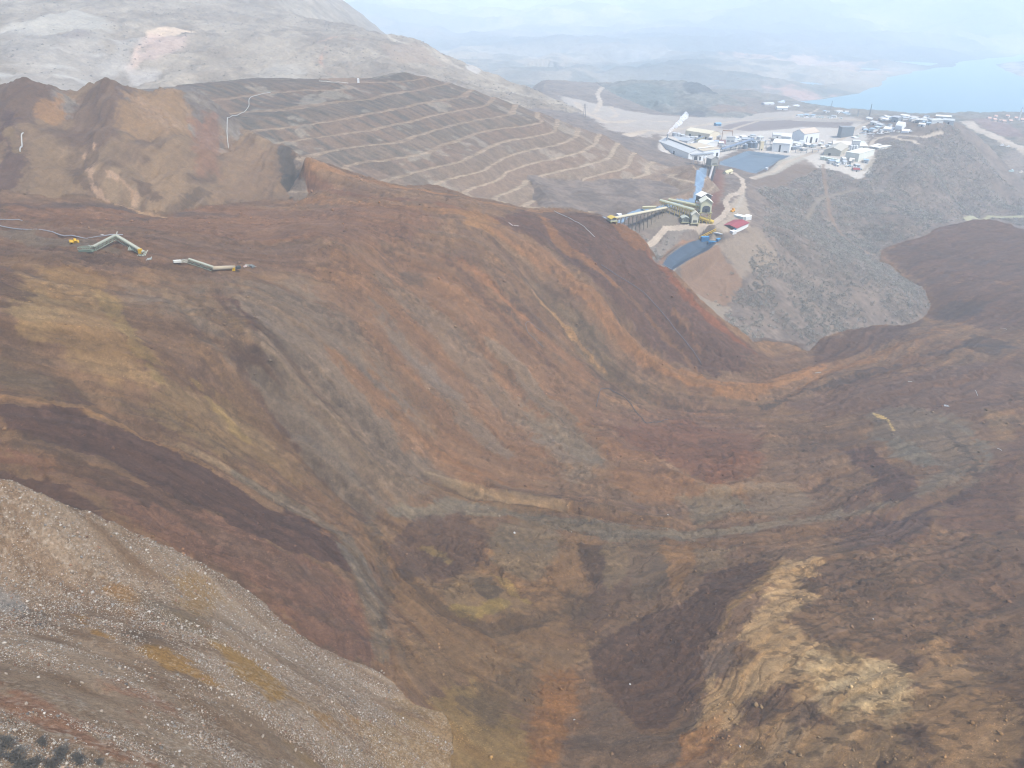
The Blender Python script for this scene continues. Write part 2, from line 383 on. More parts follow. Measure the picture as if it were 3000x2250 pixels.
# ------------------------------------------------------------------ flow of the slide: psi across, phi along
FLOW = [
 [(1000,480),(1250,545),(1500,600),(1700,618),(1880,740),(2100,940),(2240,1030),(2330,1040)],
 [(900,500),(1200,600),(1500,625),(1700,720),(1900,950),(2080,1110),(2280,1130),(2500,1050),(2750,900)],
 [(600,610),(1000,590),(1350,650),(1550,800),(1750,1000),(1950,1150),(2200,1180),(2450,1110),(2700,1020),(3000,900)],
 [(0,610),(600,680),(1100,700),(1350,800),(1600,1020),(1850,1180),(2200,1230),(2600,1190),(3000,1100)],
 [(0,690),(500,760),(900,800),(1150,900),(1450,1150),(1750,1300),(2100,1340),(2600,1300),(3000,1220)],
 [(0,750),(400,800),(700,850),(950,1000),(1250,1300),(1500,1420),(1900,1500),(2400,1460),(3000,1330)],
 [(0,900),(300,950),(600,1000),(850,1200),(1100,1440),(1400,1520),(1900,1570),(2500,1550),(3000,1450)],
 [(0,1100),(300,1150),(600,1290),(900,1440),(1080,1580),(1140,1700),(1350,1850)],
 [(0,1210),(300,1240),(700,1450),(1000,1620),(1110,1800),(1150,1950)],
 [(0,1380),(250,1470),(600,1620),(900,1780),(1090,1900)]]
FLOW2 = [[(2700,1480),(2400,1600),(2150,1680),(1900,1760),(1700,1900)], [(3000,1600),(2700,1650),(2400,1760),(2150,1900),(2000,2100)], [(3000,1900),(2700,1950),(2450,2080),(2300,2240)]]
def _flow():
    p, q = [], []
    for i, l in enumerate(FLOW):
        W = hits(l)
        s = 0
        for j, a in enumerate(W):
            if j: s += math.hypot(a[0] - W[j - 1][0], a[1] - W[j - 1][1])
            p.append((a[0], a[1], i * 42.0)); q.append((a[0], a[1], s))
    for i, l in enumerate(FLOW2):
        W = hits(l)
        s = 0
        for j, a in enumerate(W):
            if j: s += math.hypot(a[0] - W[j - 1][0], a[1] - W[j - 1][1])
            p.append((a[0], a[1], (6.6 + i) * 42.0)); q.append((a[0], a[1], 700 - s))
    return TPS(p, 1.2e-2), TPS(q, 1e-1)
PSI, PHI = _flow()

# ------------------------------------------------------------------ colours of the ground (sRGB 0..255)
def lin(c):
    c = np.array(c, float) / 255
    return np.where(c <= 0.04045, c / 12.92, ((c + 0.055) / 1.055) ** 2.4)
OR, BR, RB, MR, PU = (152,110,78), (126,98,80), (128,94,76), (96,70,60), (90,66,58)
GY, GG, YT, OC, DK, LT = (130,114,98), (126,115,100), (148,122,88), (158,120,66), (76,62,52), (180,154,118)
WT, GN = (205,194,178), (118,100,78)
# kind, colour, opacity, feather m, ragged m, [width m], photo points (turned into ground points)
PAINT = [
 # --- broad fields
 ('P',GY,.7,18,14,[(380,850),(650,820),(900,820),(1080,980),(1250,1230),(1330,1420),(1100,1500),(900,1300),(700,1050)]),
 ('P',(140,104,76),.75,16,14,[(850,760),(1150,700),(1400,780),(1600,1000),(1780,1180),(1600,1400),(1400,1440),(1250,1200),(1050,950)]),
 ('P',BR,.8,10,10,[(0,650),(500,680),(950,720),(1000,760),(600,800),(300,780),(0,740)]),
 ('P',(136,98,74),.7,8,6,[(300,610),(700,600),(1200,600),(1300,650),(1000,700),(500,680),(0,640),(0,590)]),
 ('P',RB,.6,14,10,[(1750,1180),(2100,1190),(2250,1260),(2150,1390),(1950,1400),(1750,1330)]),
 ('P',(140,108,74),.8,14,10,[(1120,1500),(1500,1540),(1750,1620),(1750,1750),(1650,2000),(1450,2020),(1240,1900),(1150,1700)]),
 ('P',(142,112,80),.8,8,6,[(1150,1850),(1350,1880),(1500,1860),(1560,1960),(1400,2010),(1200,2030)]),
 ('P',(156,110,66),.85,3,3,[(1560,1980),(1690,1960),(1690,2080),(1620,2250),(1500,2250),(1560,2120)]),
 ('P',(152,122,76),.9,5,5,[(1250,2030),(1380,2000),(1500,2040),(1560,2280),(1250,2290)]),
 ('P',(112,92,70),.75,4,4,[(1440,1990),(1560,1930),(1580,2060),(1450,2120),(1300,2080)]),
 # --- yellow patch upper left
 ('P',(160,128,88),.8,7,8,[(40,810),(130,790),(290,830),(330,940),(430,1040),(480,1140),(360,1110),(220,1080),(110,1010),(10,920)]),
 ('P',(162,132,92),.8,3,4,[(30,880),(120,850),(170,920),(120,1000),(40,960)]),
 ('P',(142,118,84),.6,8,8,[(480,1100),(700,1200),(900,1330),(860,1400),(640,1330),(430,1200)]),
 ('L',(156,130,84),.7,2,3,3.0,[(290,850),(400,1010),(470,1120)]),
 ('L',(166,138,82),.55,2,3,2.5,[(560,1110),(640,1200),(720,1290)]),
 ('P',MR,.7,4,5,[(0,790),(40,800),(60,850),(10,880),(0,900)]),
 ('P',DK,.5,3,5,[(0,990),(100,1010),(260,1120),(220,1180),(100,1130),(0,1080)]),
 ('P',GN,.45,4,6,[(0,1070),(150,1110),(260,1190),(140,1190),(0,1130)]),
 ('P',MR,.6,3,3,[(160,1130),(210,1140),(260,1170),(230,1200),(170,1170)]),
 ('L',(158,122,84),.7,1.5,2,4,[(0,1158),(150,1180),(300,1240),(450,1300),(620,1380)]),
 ('L',LT,.4,1.5,2,2,[(480,1290),(600,1340),(700,1400)]),
 # --- purple band and its slope
 ('P',(132,96,78),.9,4,5,[(0,1290),(150,1330),(420,1420),(640,1500),(860,1620),(1050,1700),(1110,1900),(1100,1960),(900,1860),(640,1660),(400,1520),(200,1400),(0,1370)]),
 ('P',(134,102,78),.7,4,6,[(60,1310),(220,1340),(300,1400),(240,1440),(100,1380)]),
 ('P',PU,.95,1.6,2.5,[(0,1182),(100,1190),(250,1215),(420,1275),(560,1340),(700,1430),(800,1500),(870,1500),(960,1560),(1030,1620),(1045,1690),(960,1650),(820,1600),(640,1510),(480,1440),(300,1350),(120,1290),(0,1270)]),
 ('L',DK,.55,2,4,6,[(80,1300),(250,1370),(420,1450),(560,1480)]),
 ('L',MR,.85,2,3,5,[(0,1385),(140,1420),(230,1470),(360,1560),(520,1660),(640,1720),(705,1738)]),
 ('L',(104,84,70),.5,3,3,4,[(500,1500),(700,1600),(900,1680),(1080,1720)]),
 ('L',(104,84,70),.5,2,3,3,[(600,1640),(800,1740),(1000,1830),(1100,1880)]),
 ('P',(150,112,88),.6,3,4,[(700,1740),(780,1760),(870,1840),(850,1860),(760,1830)]),
 ('P',(118,106,88),.8,3,3,[(0,1390),(90,1430),(200,1490),(330,1570),(600,1700),(900,1880),(860,1900),(600,1760),(300,1600),(0,1420)]),
 ('P',OR,.6,3,4,[(860,1480),(950,1520),(1010,1580),(1015,1600),(950,1570)]),
 ('L',(124,112,96),.7,1.5,2,5,[(700,1400),(900,1500),(1010,1580),(1060,1680),(1100,1800),(1120,1930)]),
 ('L',(98,82,66),.7,1.5,2,2.5,[(1030,1430),(1080,1510),(1120,1620),(1130,1700),(1120,1830)]),
 # --- streaks of the big slope
 ('L',(98,74,60),.8,4,4,9,[(640,860),(720,1010),(790,1150),(850,1260),(960,1370),(1040,1470)]),
 ('L',(128,98,70),.7,3,3,6,[(560,1000),(760,1220),(880,1370),(1010,1460)]),
 ('P',MR,.8,1.5,2,[(650,855),(690,870),(740,930),(745,960),(690,900)]),
 ('L',(104,82,66),.7,2,2,2.5,[(740,930),(830,1030),(930,1160),(1060,1300)]),
 ('L',(134,120,104),.6,4,3,8,[(760,1090),(880,1240),(1000,1390),(1090,1480)]),
 ('L',(150,128,104),.5,2,2,3,[(650,920),(880,1140),(1000,1260),(1120,1400),(1300,1440)]),
 ('L',(146,116,84),.6,4,4,8,[(500,860),(620,900),(700,980)]),
 ('L',(112,90,72),.6,3,3,5,[(480,830),(600,890),(700,1000)]),
 ('L',(134,120,104),.5,6,6,12,[(1120,820),(1200,880),(1300,960),(1480,1180),(1600,1280)]),
 ('L',(156,112,76),.55,5,6,8,[(1280,830),(1420,960),(1600,1160),(1750,1290)]),
 ('L',(154,110,74),.6,6,8,10,[(1000,1030),(1130,1180),(1250,1300),(1380,1400)]),
 ('L',(158,110,74),.55,4,5,7,[(1350,760),(1500,900),(1620,1020),(1740,1110)]),
 ('P',(134,120,102),.6,3,5,[(1430,1010),(1480,1000),(1640,1190),(1760,1310),(1820,1400),(1700,1340),(1550,1170)]),
 ('P',(136,122,104),.5,5,8,[(1520,1160),(1650,1250),(1800,1380),(1700,1420),(1560,1290)]),
 ('L',(130,118,104),.55,5,5,9,[(1100,900),(1200,1040),(1330,1180),(1480,1330)]),
 ('P',(86,74,62),.6,4,5,[(1170,800),(1230,800),(1250,850),(1190,850)]),
 ('L',MR,.5,3,4,3,[(1130,660),(1230,700),(1330,770),(1500,960),(1630,1080)]),
 ('L',(98,72,56),.7,3,3,4,[(1390,650),(1500,760),(1620,900),(1700,1020),(1780,1120),(1870,1180)]),
 ('L',(112,92,72),.7,6,5,12,[(1560,820),(1700,960),(1800,1080),(1900,1150)]),
 ('P',(120,102,80),.6,4,5,[(1620,880),(1720,930),(1800,1060),(1780,1110),(1700,1020)]),
 ('L',(182,142,96),.8,1.5,2,2.2,[(1560,850),(1650,940),(1720,1020),(1770,1075)]),
 ('L',DK,.45,4,4,5,[(1700,940),(1770,1060),(1870,1130),(2030,1195),(2150,1200)]),
 # orange belt and the dark brown mass
 ('P',(102,74,62),.95,4,4,[(1440,640),(1600,612),(1700,620),(1800,655),(1895,730),(2000,830),(2100,935),(2210,1025),(2290,1050),(2200,1090),(2080,1090),(1960,1060),(1880,980),(1760,840),(1600,720)]),
 ('L',(154,112,76),.85,3,4,8,[(1330,620),(1480,680),(1600,760),(1700,850),(1800,960),(1900,1060),(2000,1110),(2120,1150),(2250,1140)]),
 ('L',(160,116,76),.9,2.5,3,6,[(1800,940),(1900,1060),(2000,1110),(2120,1150),(2200,1160),(2350,1100),(2460,1040)]),
 ('L',(154,108,68),.8,2.5,3,5,[(1560,620),(1640,700),(1720,760),(1800,830)]),
 ('L',(150,110,74),.55,1.5,3,1.5,[(1800,830),(1900,930),(2000,1030),(2040,1090)]),
 ('L',(150,108,74),.5,1.5,4,2,[(1940,880),(2010,960),(2060,1040)]),
 ('L',(140,84,54),.8,3,3,5,[(1870,700),(1900,745),(2000,850),(2100,950),(2210,1035)]),
 ('P',(150,102,62),.8,2,3,[(1800,655),(1850,672),(1900,740),(1870,730),(1820,690)]),
 ('P',(122,92,70),.7,6,5,[(2190,1040),(2330,1030),(2360,1060),(2260,1120),(2180,1120)]),
 ('P',(112,88,70),.7,5,4,[(1500,605),(1620,612),(1700,618),(1560,640)]),
 # orange levee along the heap
 ('L',(160,118,80),.9,2,3,7,[(905,475),(985,500),(1100,535),(1250,560),(1400,590),(1560,614),(1640,612)]),
 ('L',(128,86,62),.7,3,3,6,[(890,540),(1000,560),(1150,580),(1300,600),(1450,640)]),
 ('L',(160,116,76),.6,4,4,8,[(850,580),(1100,600),(1300,620)]),
 ('P',(168,124,78),.7,4,4,[(1340,620),(1400,610),(1460,650),(1440,680),(1370,660)]),
 # shelf at left
 ('L',(90,76,70),.7,4,4,5,[(0,600),(150,605),(380,610),(520,622)]),
 ('L',(98,78,66),.7,3,4,4,[(100,640),(300,650),(560,625),(760,632)]),
 ('L',(120,92,74),.7,6,6,12,[(150,690),(400,720),(700,750),(900,770)]),
 ('L',(118,110,98),.6,4,4,8,[(0,670),(150,710),(330,740)]),
 ('L',(84,66,58),.6,2,3,4,[(150,730),(260,760),(450,775),(600,790)]),
 ('L',(190,152,112),.85,.8,1.5,1.8,[(345,592),(400,612),(440,625),(540,636)]),
 ('P',(150,116,74),.6,3,5,[(120,790),(200,780),(300,800),(320,860),(220,850)]),
 ('L',(104,78,64),.5,5,5,6,[(800,640),(1000,640),(1180,690)]),
 # --- ribbon ridge where the slopes meet the valley
 ('L',(136,124,106),.85,2,3,6,[(1160,1500),(1260,1510),(1330,1480),(1420,1495),(1500,1500)]),
 ('L',(128,118,102),.8,3,4,6,[(1500,1500),(1650,1535),(1800,1560),(2000,1560),(2200,1550)]),
 ('L',(132,120,104),.7,3,4,5,[(2200,1550),(2400,1520),(2600,1480),(2750,1420),(2870,1340)]),
 ('L',(150,112,72),.7,3,3,5,[(1250,1420),(1400,1460),(1600,1500),(1800,1530),(2000,1540)]),
 ('L',(84,66,54),.55,2,2,2,[(1240,1400),(1380,1450),(1560,1490),(1800,1520),(2000,1540),(2080,1510)]),
 ('L',LT,.45,2,2,2.5,[(1250,1380),(1380,1440),(1560,1470),(1650,1490)]),
 # basin
 ('P',(150,108,72),.6,6,5,[(1750,1280),(1950,1330),(2090,1400),(2180,1440),(2100,1500),(1900,1470),(1780,1400)]),
 ('P',(122,82,62),.75,4,4,[(1790,1250),(2000,1230),(2120,1260),(2250,1290),(2180,1380),(2070,1410),(1930,1350)]),
 ('P',(136,90,64),.7,3,3,[(2060,1370),(2150,1320),(2250,1330),(2220,1400),(2090,1420)]),
 ('L',(152,122,92),.6,2,3,3,[(1900,1330),(2020,1400),(2080,1440),(2180,1440)]),
 ('P',(136,120,100),.5,4,4,[(2200,1430),(2330,1420),(2380,1470),(2300,1530),(2180,1500)]),
 ('P',(132,120,98),.6,4,4,[(1980,1460),(2160,1450),(2200,1500),(2050,1540)]),
 # --- right flow: dark brown mound, blue-grey, maroon
 ('P',(104,78,66),.9,6,6,[(2579,737),(2700,670),(2850,640),(3300,700),(3300,950),(2900,960),(2720,930),(2740,880),(2660,800)]),
 ('L',(88,72,64),.6,6,5,8,[(2650,720),(2800,760),(3000,780)]),
 ('L',(140,108,84),.5,3,4,2.5,[(2760,830),(2900,820),(3000,840)]),
 ('P',(94,70,60),.85,5,5,[(2380,1010),(2520,960),(2700,940),(2640,990),(2500,1050),(2380,1080)]),
 ('L',(148,106,68),.8,3,4,5,[(2300,1180),(2420,1100),(2600,1030),(2750,970),(2860,930)]),
 ('L',(120,86,62),.7,4,4,8,[(2400,1150),(2600,1080),(2800,1010),(3000,960)]),
 ('L',(72,62,58),.75,3,4,4,[(2240,1195),(2420,1130),(2560,1090),(2680,1060)]),
 ('P',(76,64,60),.7,4,5,[(2760,890),(2900,880),(2880,920),(2740,940)]),
 ('P',(76,64,60),.7,4,5,[(2860,980),(2960,1000),(2920,1040),(2820,1020)]),
 ('L',(66,60,60),.6,3,4,4,[(2700,1040),(2850,1010),(3000,1020)]),
 ('P',(112,86,74),.8,10,8,[(2300,1180),(2600,1100),(3000,1040),(3000,1200),(2750,1220),(2400,1220)]),
 ('P',(120,108,94),.65,7,7,[(2540,1210),(2700,1180),(2850,1240),(2900,1340),(2820,1400),(2650,1350),(2560,1280)]),
 ('P',(120,114,102),.7,4,5,[(2580,1290),(2680,1300),(2760,1370),(2700,1380),(2600,1340)]),
 ('L',(126,118,104),.6,3,4,4,[(2700,1200),(2820,1250),(2900,1320),(2880,1400),(2780,1460)]),
 ('L',(74,66,60),.7,3,4,4,[(2780,1270),(2860,1360),(2840,1390)]),
 ('P',(90,66,60),.85,3,4,[(2440,1310),(2560,1310),(2620,1370),(2680,1420),(2670,1480),(2600,1480),(2560,1400)]),
 ('P',(92,68,58),.8,3,4,[(2480,1450),(2560,1430),(2540,1490),(2480,1500)]),
 ('P',(152,124,90),.5,4,4,[(2880,1200),(2960,1220),(2980,1300),(2920,1290)]),
 ('P',(210,180,120),.95,.7,1.0,[(2553,1205),(2580,1212),(2625,1262),(2615,1258),(2570,1225)]),
 ('P',(108,78,66),.75,8,7,[(3000,1250),(3000,1560),(2800,1560),(2700,1540),(2850,1420),(2930,1340)]),
 ('L',(92,70,66),.7,4,5,8,[(2420,1560),(2580,1530),(2700,1490),(2850,1440)]),
 ('P',(92,70,66),.7,5,5,[(2560,1530),(2700,1500),(2720,1570),(2560,1620),(2440,1600)]),
 ('L',(150,116,78),.5,2,3,2,[(2600,1530),(2700,1480),(2820,1430)]),
 ('P',(122,92,72),.6,10,8,[(2700,1580),(3000,1560),(3000,1800),(2700,1760)]),
 # --- lower valley
 ('P',(98,74,62),.8,4,4,[(1170,1540),(1350,1500),(1440,1560),(1430,1640),(1300,1700),(1180,1680),(1140,1600)]),
 ('P',(130,114,92),.7,5,4,[(1440,1530),(1640,1540),(1640,1620),(1560,1700),(1440,1640)]),
 ('L',(160,134,80),.6,1.5,3,2.5,[(1240,1600),(1290,1620),(1320,1640)]),
 ('P',(146,118,84),.8,3,3,[(1330,1690),(1430,1680),(1540,1750),(1540,1790),(1420,1800),(1290,1790)]),
 ('P',(84,70,54),.75,2,2,[(1390,1700),(1440,1690),(1480,1740),(1440,1760),(1400,1740)]),
 ('P',(160,132,78),.8,1,2,[(1440,1675),(1500,1710),(1550,1770),(1500,1760),(1450,1700)]),
 ('L',(166,140,72),.6,1.5,2,3,[(1330,1780),(1400,1800),(1480,1770)]),
 ('L',(80,66,52),.6,3,3,4,[(1190,1680),(1290,1790),(1430,1840),(1560,1830),(1680,1780)]),
 ('P',(82,64,52),.8,3,3,[(1700,1600),(1800,1610),(1790,1680),(1740,1720),(1710,1660)]),
 ('P',(100,80,60),.7,4,4,[(1640,1720),(1740,1730),(1760,1800),(1680,1840),(1640,1790)]),
 ('P',(138,116,88),.7,3,3,[(1780,1600),(1850,1590),(1840,1680),(1780,1760),(1750,1700)]),
 ('P',(118,98,78),.8,3,3,[(1850,1580),(1960,1580),(1980,1680),(1900,1760),(1840,1740)]),
 ('P',(156,116,74),.8,2.5,3,[(1930,1590),(2030,1600),(2050,1640),(1980,1740),(1960,1700)]),
 ('P',(134,114,88),.6,3,3,[(2040,1600),(2160,1600),(2140,1650),(2040,1680)]),
 ('P',(94,70,58),.9,2.2,2.5,[(2180,1640),(2260,1640),(2230,1700),(2130,1770),(2100,1860),(2070,1900),(2050,2030),(1960,2140),(1880,2140),(1800,2060),(1750,1980),(1740,1900),(1790,1860),(1880,1800),(1990,1760),(2060,1690)]),
 ('P',(116,96,80),.85,3,3,[(1740,2000),(1800,2070),(1880,2150),(1960,2150),(2050,2050),(2060,2180),(2000,2250),(1640,2250),(1690,2150)]),
 ('P',(124,104,90),.8,3,3,[(2110,1880),(2160,1890),(2170,1940),(2080,2000),(2060,1920)]),
 ('L',(156,122,76),.7,1.5,2,2.5,[(2300,1640),(2230,1720),(2140,1790),(2120,1850)]),
 # --- yellow mound lower right, colours lightened to offset the shade on its slope
 ('P',(200,164,118),.9,5,5,[(2300,1640),(2400,1640),(2360,1750),(2300,1830),(2500,1900),(2680,1960),(2680,2120),(2500,2130),(2300,2010),(2180,2060),(2140,2120),(2060,2180),(2080,2010),(2200,1920),(2170,1830),(2230,1720)]),
 ('P',(220,188,140),.75,3,6,[(2380,1900),(2660,1950),(2680,2080),(2500,2070),(2320,1960)]),
 ('P',(170,122,78),.8,2,3,[(2020,2160),(2110,2110),(2110,2180),(2010,2250),(1980,2250)]),
 ('P',(180,142,100),.85,4,4,[(2680,1900),(2760,1880),(2900,2000),(3000,2100),(3000,2250),(2700,2250),(2680,2100)]),
 ('P',(184,148,106),.85,6,6,[(2120,2120),(2680,2150),(2700,2250),(2100,2250)]),
 # --- scarp
 ('C',(112,88,74),.8,6,6,[(0,235),(150,240),(170,300),(120,350),(30,420),(0,420)]),
 ('C',(112,88,74),.7,6,6,[(300,240),(390,262),(360,330),(340,420),(250,450),(160,400),(230,300)]),
 ('C',(172,130,88),.75,4,6,[(120,290),(180,280),(190,330),(150,370),(100,340)]),
 ('C',(164,130,94),.8,7,7,[(370,280),(520,265),(560,320),(560,400),(380,410),(360,340)]),
 ('C',(158,128,96),.7,7,7,[(420,420),(560,420),(560,600),(460,620),(400,520)]),
 ('C',(152,110,84),.7,6,6,[(560,350),(640,340),(650,520),(580,520)]),
 ('C',(150,120,92),.7,8,8,[(640,360),(800,450),(830,570),(640,590)]),
 ('C',(150,122,92),.7,8,8,[(90,460),(170,430),(270,560),(100,560)]),
 ('C',(98,76,62),.7,4,6,[(190,490),(250,510),(280,570),(210,540)]),
 ('C',(98,76,62),.7,3,5,[(380,520),(440,540),(470,590),(420,560)]),
 ('C',(96,78,64),.7,3,5,[(540,570),(600,550),(590,590),(520,610)]),
 ('C',(84,76,68),.85,3,4,[(810,428),(855,430),(880,500),(880,590),(850,580),(820,520)]),
 ('C',(66,62,58),.7,4,4,[(840,510),(880,500),(900,590),(850,590)]),
 ('C',(96,72,66),.8,4,5,[(0,330),(40,320),(70,480),(60,560),(0,560)]),
 ('C',(150,124,88),.7,3,4,[(15,380),(50,380),(60,450),(20,450)]),
 ('K',(196,160,130),.7,.8,3,1.8,[(250,420),(245,470),(262,505),(280,560),(300,585)]),
 ('K',(196,160,130),.7,.8,3,1.2,[(275,425),(270,490),(330,515)]),
 ('K',(190,154,122),.7,.8,2,1.5,[(360,530),(390,560),(395,600)]),
 # --- gravel hill
 ('G',(150,112,66),.75,3,5,[(330,1720),(400,1740),(420,1830),(370,1800)]),
 ('G',(160,118,56),.8,2.5,4,[(180,1790),(260,1800),(320,1870),(260,1860)]),
 ('G',(160,120,58),.8,2.5,4,[(400,1880),(500,1910),(580,1990),(480,1960)]),
 ('G',(160,122,60),.8,3,4,[(640,1890),(740,1930),(860,2050),(800,2060),(700,1980)]),
 ('G',(156,120,66),.7,4,5,[(560,1690),(620,1760),(620,1850),(500,1800)]),
 ('G',(160,120,66),.7,4,5,[(900,2060),(1050,2100),(1060,2170),(940,2140)]),
 ('G',(152,122,82),.7,8,8,[(1130,2085),(1250,2030),(1480,1980),(1500,2300),(950,2300),(1000,2190)]),
 ('G',(152,98,68),.6,4,6,[(0,2010),(120,2060),(330,2200),(420,2250),(300,2250),(100,2130)]),
 ('G',(152,100,70),.5,4,6,[(400,2030),(520,2060),(560,2120),(440,2100)]),
 ('G',(92,78,66),.7,3,4,[(500,2000),(560,2030),(640,2100),(720,2140),(650,2140),(540,2080)]),
 ('G',(92,78,64),.6,2.5,4,[(60,1780),(130,1800),(140,1830),(80,1830)]),
 ('G',(96,82,68),.6,2.5,4,[(370,1850),(460,1850),(440,1890),(380,1890)]),
 ('G',(120,104,84),.7,4,4,[(420,1750),(640,1830),(600,1860),(440,1820)]),
 ('G',(150,150,150),.5,4,4,[(0,1730),(80,1740),(70,1780),(0,1790)]),
]
# ------------------------------------------------------------------ lined ponds and roads
POND1 = [(1939,774),(1970,793),(2022,760),(2078,732),(2100,713),(2093,703),(2053,700),(2022,708),(1987,727),(1956,750)]
POND2 = [(2106,474),(2188,441),(2317,456),(2198,517),(2160,505),(2110,492)]
CHAN = [(1763,634),(1840,621),(1914,607),(1959,594),(2031,578),(2036,560),(2038,520),(2050,492),(2068,490),(2072,500),(2066,520),(2055,562),(2050,590),(1998,600),(1920,613),(1850,627),(1775,641)]
ROADS = [  # half width m, photo points
 (3.4, [(1850,674),(1950,668),(2046,661),(2088,655),(2120,632),(2133,612),(2126,590),(2140,572),(2172,561),(2178,545),(2172,522),(2150,506)]),
 (8, [(1835,397),(1994,376),(2170,353),(2288,344),(2464,347),(2523,353)]),
 (5, [(2076,408),(2111,394),(2217,356)]),
 (9, [(1690,300),(1723,335),(1776,358),(1860,352),(1990,358)]),
 (6, [(1740,330),(1760,300),(1750,275),(1765,255)]),
 (5, [(1700,322),(1790,345),(1810,335),(1790,312)]),
 (7, [(2490,385),(2546,359)]),
 (6, [(2352,458),(2435,423),(2490,390)]),
 (3.5, [(2200,522),(2352,458)]),
 (18, [(2826,356),(2877,385),(2928,410),(3000,441),(3100,480)]),
 (4, [(2220,350),(2320,340),(2400,318)]),
 (3.5, [(2690,420),(2640,410),(2600,398),(2560,410),(2540,440)]),
 (3, [(2560,405),(2700,400),(2760,385)]),
]
TRACKS = [(2.5, (150,126,104), [(2411,482),(2421,560),(2429,623),(2450,665),(2482,700),(2540,741)]),
 (2.0, (150,138,120), [(2364,641),(2385,600),(2405,582),(2450,568),(2505,556)]),
 (2.5, (132,122,112), [(2560,570),(2605,517),(2640,490),(2670,464),(2660,440),(2664,423)]),
 (3.0, (176,162,140), [(2505,500),(2530,498),(2550,480),(2560,465)]),
 (2.0, (134,120,104), [(2450,520),(2500,535),(2530,520)]),
 (1.5, (190,178,160), [(2180,560),(2150,640)]),
 (4, (190,186,150), [(2830,640),(2900,634),(3000,634)])]

# ribs (+) and gullies (-) left by the flow: height m, half width m, photo points
RIBS = [
 (3.5, 6, [(650,900),(880,1140),(1000,1260),(1120,1400),(1300,1440)]),
 (-5, 8, [(640,880),(760,1120),(860,1300),(960,1400),(1060,1500),(1110,1600),(1130,1750),(1150,1900)]),
 (-2.5, 3, [(1250,1230),(1330,1330),(1420,1420),(1500,1480)]),
 (3, 4, [(1250,1430),(1380,1465),(1560,1495),(1800,1550),(2000,1570)]),
 (-3, 3, [(1240,1410),(1380,1450),(1560,1480),(1800,1520),(2000,1545),(2080,1515)]),
 (3, 4, [(1250,1385),(1380,1425),(1560,1462),(1700,1490),(1900,1500)]),
 (4, 6, [(1330,620),(1480,680),(1600,760),(1700,850),(1800,960),(1900,1060),(2000,1115),(2120,1150),(2250,1140),(2400,1080),(2500,1040)]),
 (-4, 7, [(1400,650),(1520,760),(1620,900),(1720,1040),(1850,1150),(2000,1190),(2200,1200)]),
 (-3, 5, [(1560,640),(1700,770),(1800,900),(1900,1030),(2000,1085)]),
 (2.5, 4, [(1760,720),(1900,880),(2000,1010),(2060,1070)]),
 (3, 6, [(1880,1300),(1950,1380),(2080,1440),(2180,1430),(2300,1370)]),
 (-5, 14, [(1800,1290),(2000,1320),(2150,1340)]),
 (-3.5, 4, [(0,1385),(230,1470),(360,1560),(520,1660),(705,1738)]),
 (2.5, 4, [(0,1170),(250,1215),(560,1330),(800,1480),(1000,1580),(1060,1680),(1120,1850)]),
 (-3, 3.5, [(1190,1680),(1290,1790),(1430,1840),(1560,1830),(1680,1780)]),
 (3.5, 8, [(1330,1780),(1400,1730),(1500,1740)]),
 (3, 4, [(1430,1010),(1550,1160),(1680,1280),(1800,1380)]),
 (-2.5, 3.5, [(1480,1050),(1600,1170),(1720,1290),(1840,1390)]),
 (-3, 5, [(1700,1600),(1740,1700),(1700,1780)]),
 (3, 6, [(2310,1640),(2230,1730),(2130,1800),(2130,1870)]),
 (3, 5, [(2300,1190),(2420,1105),(2600,1035),(2750,975),(2900,930)]),
 (-3, 6, [(2380,1160),(2560,1095),(2700,1050)]),
 (-2.5, 4, [(1030,860),(1200,1020),(1350,1180)]), (2, 3.5, [(1160,840),(1320,980),(1450,1130),(1600,1290)]),
 (-2.5, 3.5, [(480,860),(620,980),(760,1180)]), (-3, 4, [(0,990),(150,1050),(300,1190),(480,1290),(700,1420)]),
 (2.5, 4, [(2200,1560),(2420,1535),(2600,1490),(2760,1420),(2880,1330)]), (-2.5, 4, [(2250,1580),(2450,1560),(2640,1510),(2800,1440)]),
]
RIBW = [(h, w, np.array(hits(p))[:, :2]) for h, w, p in RIBS]
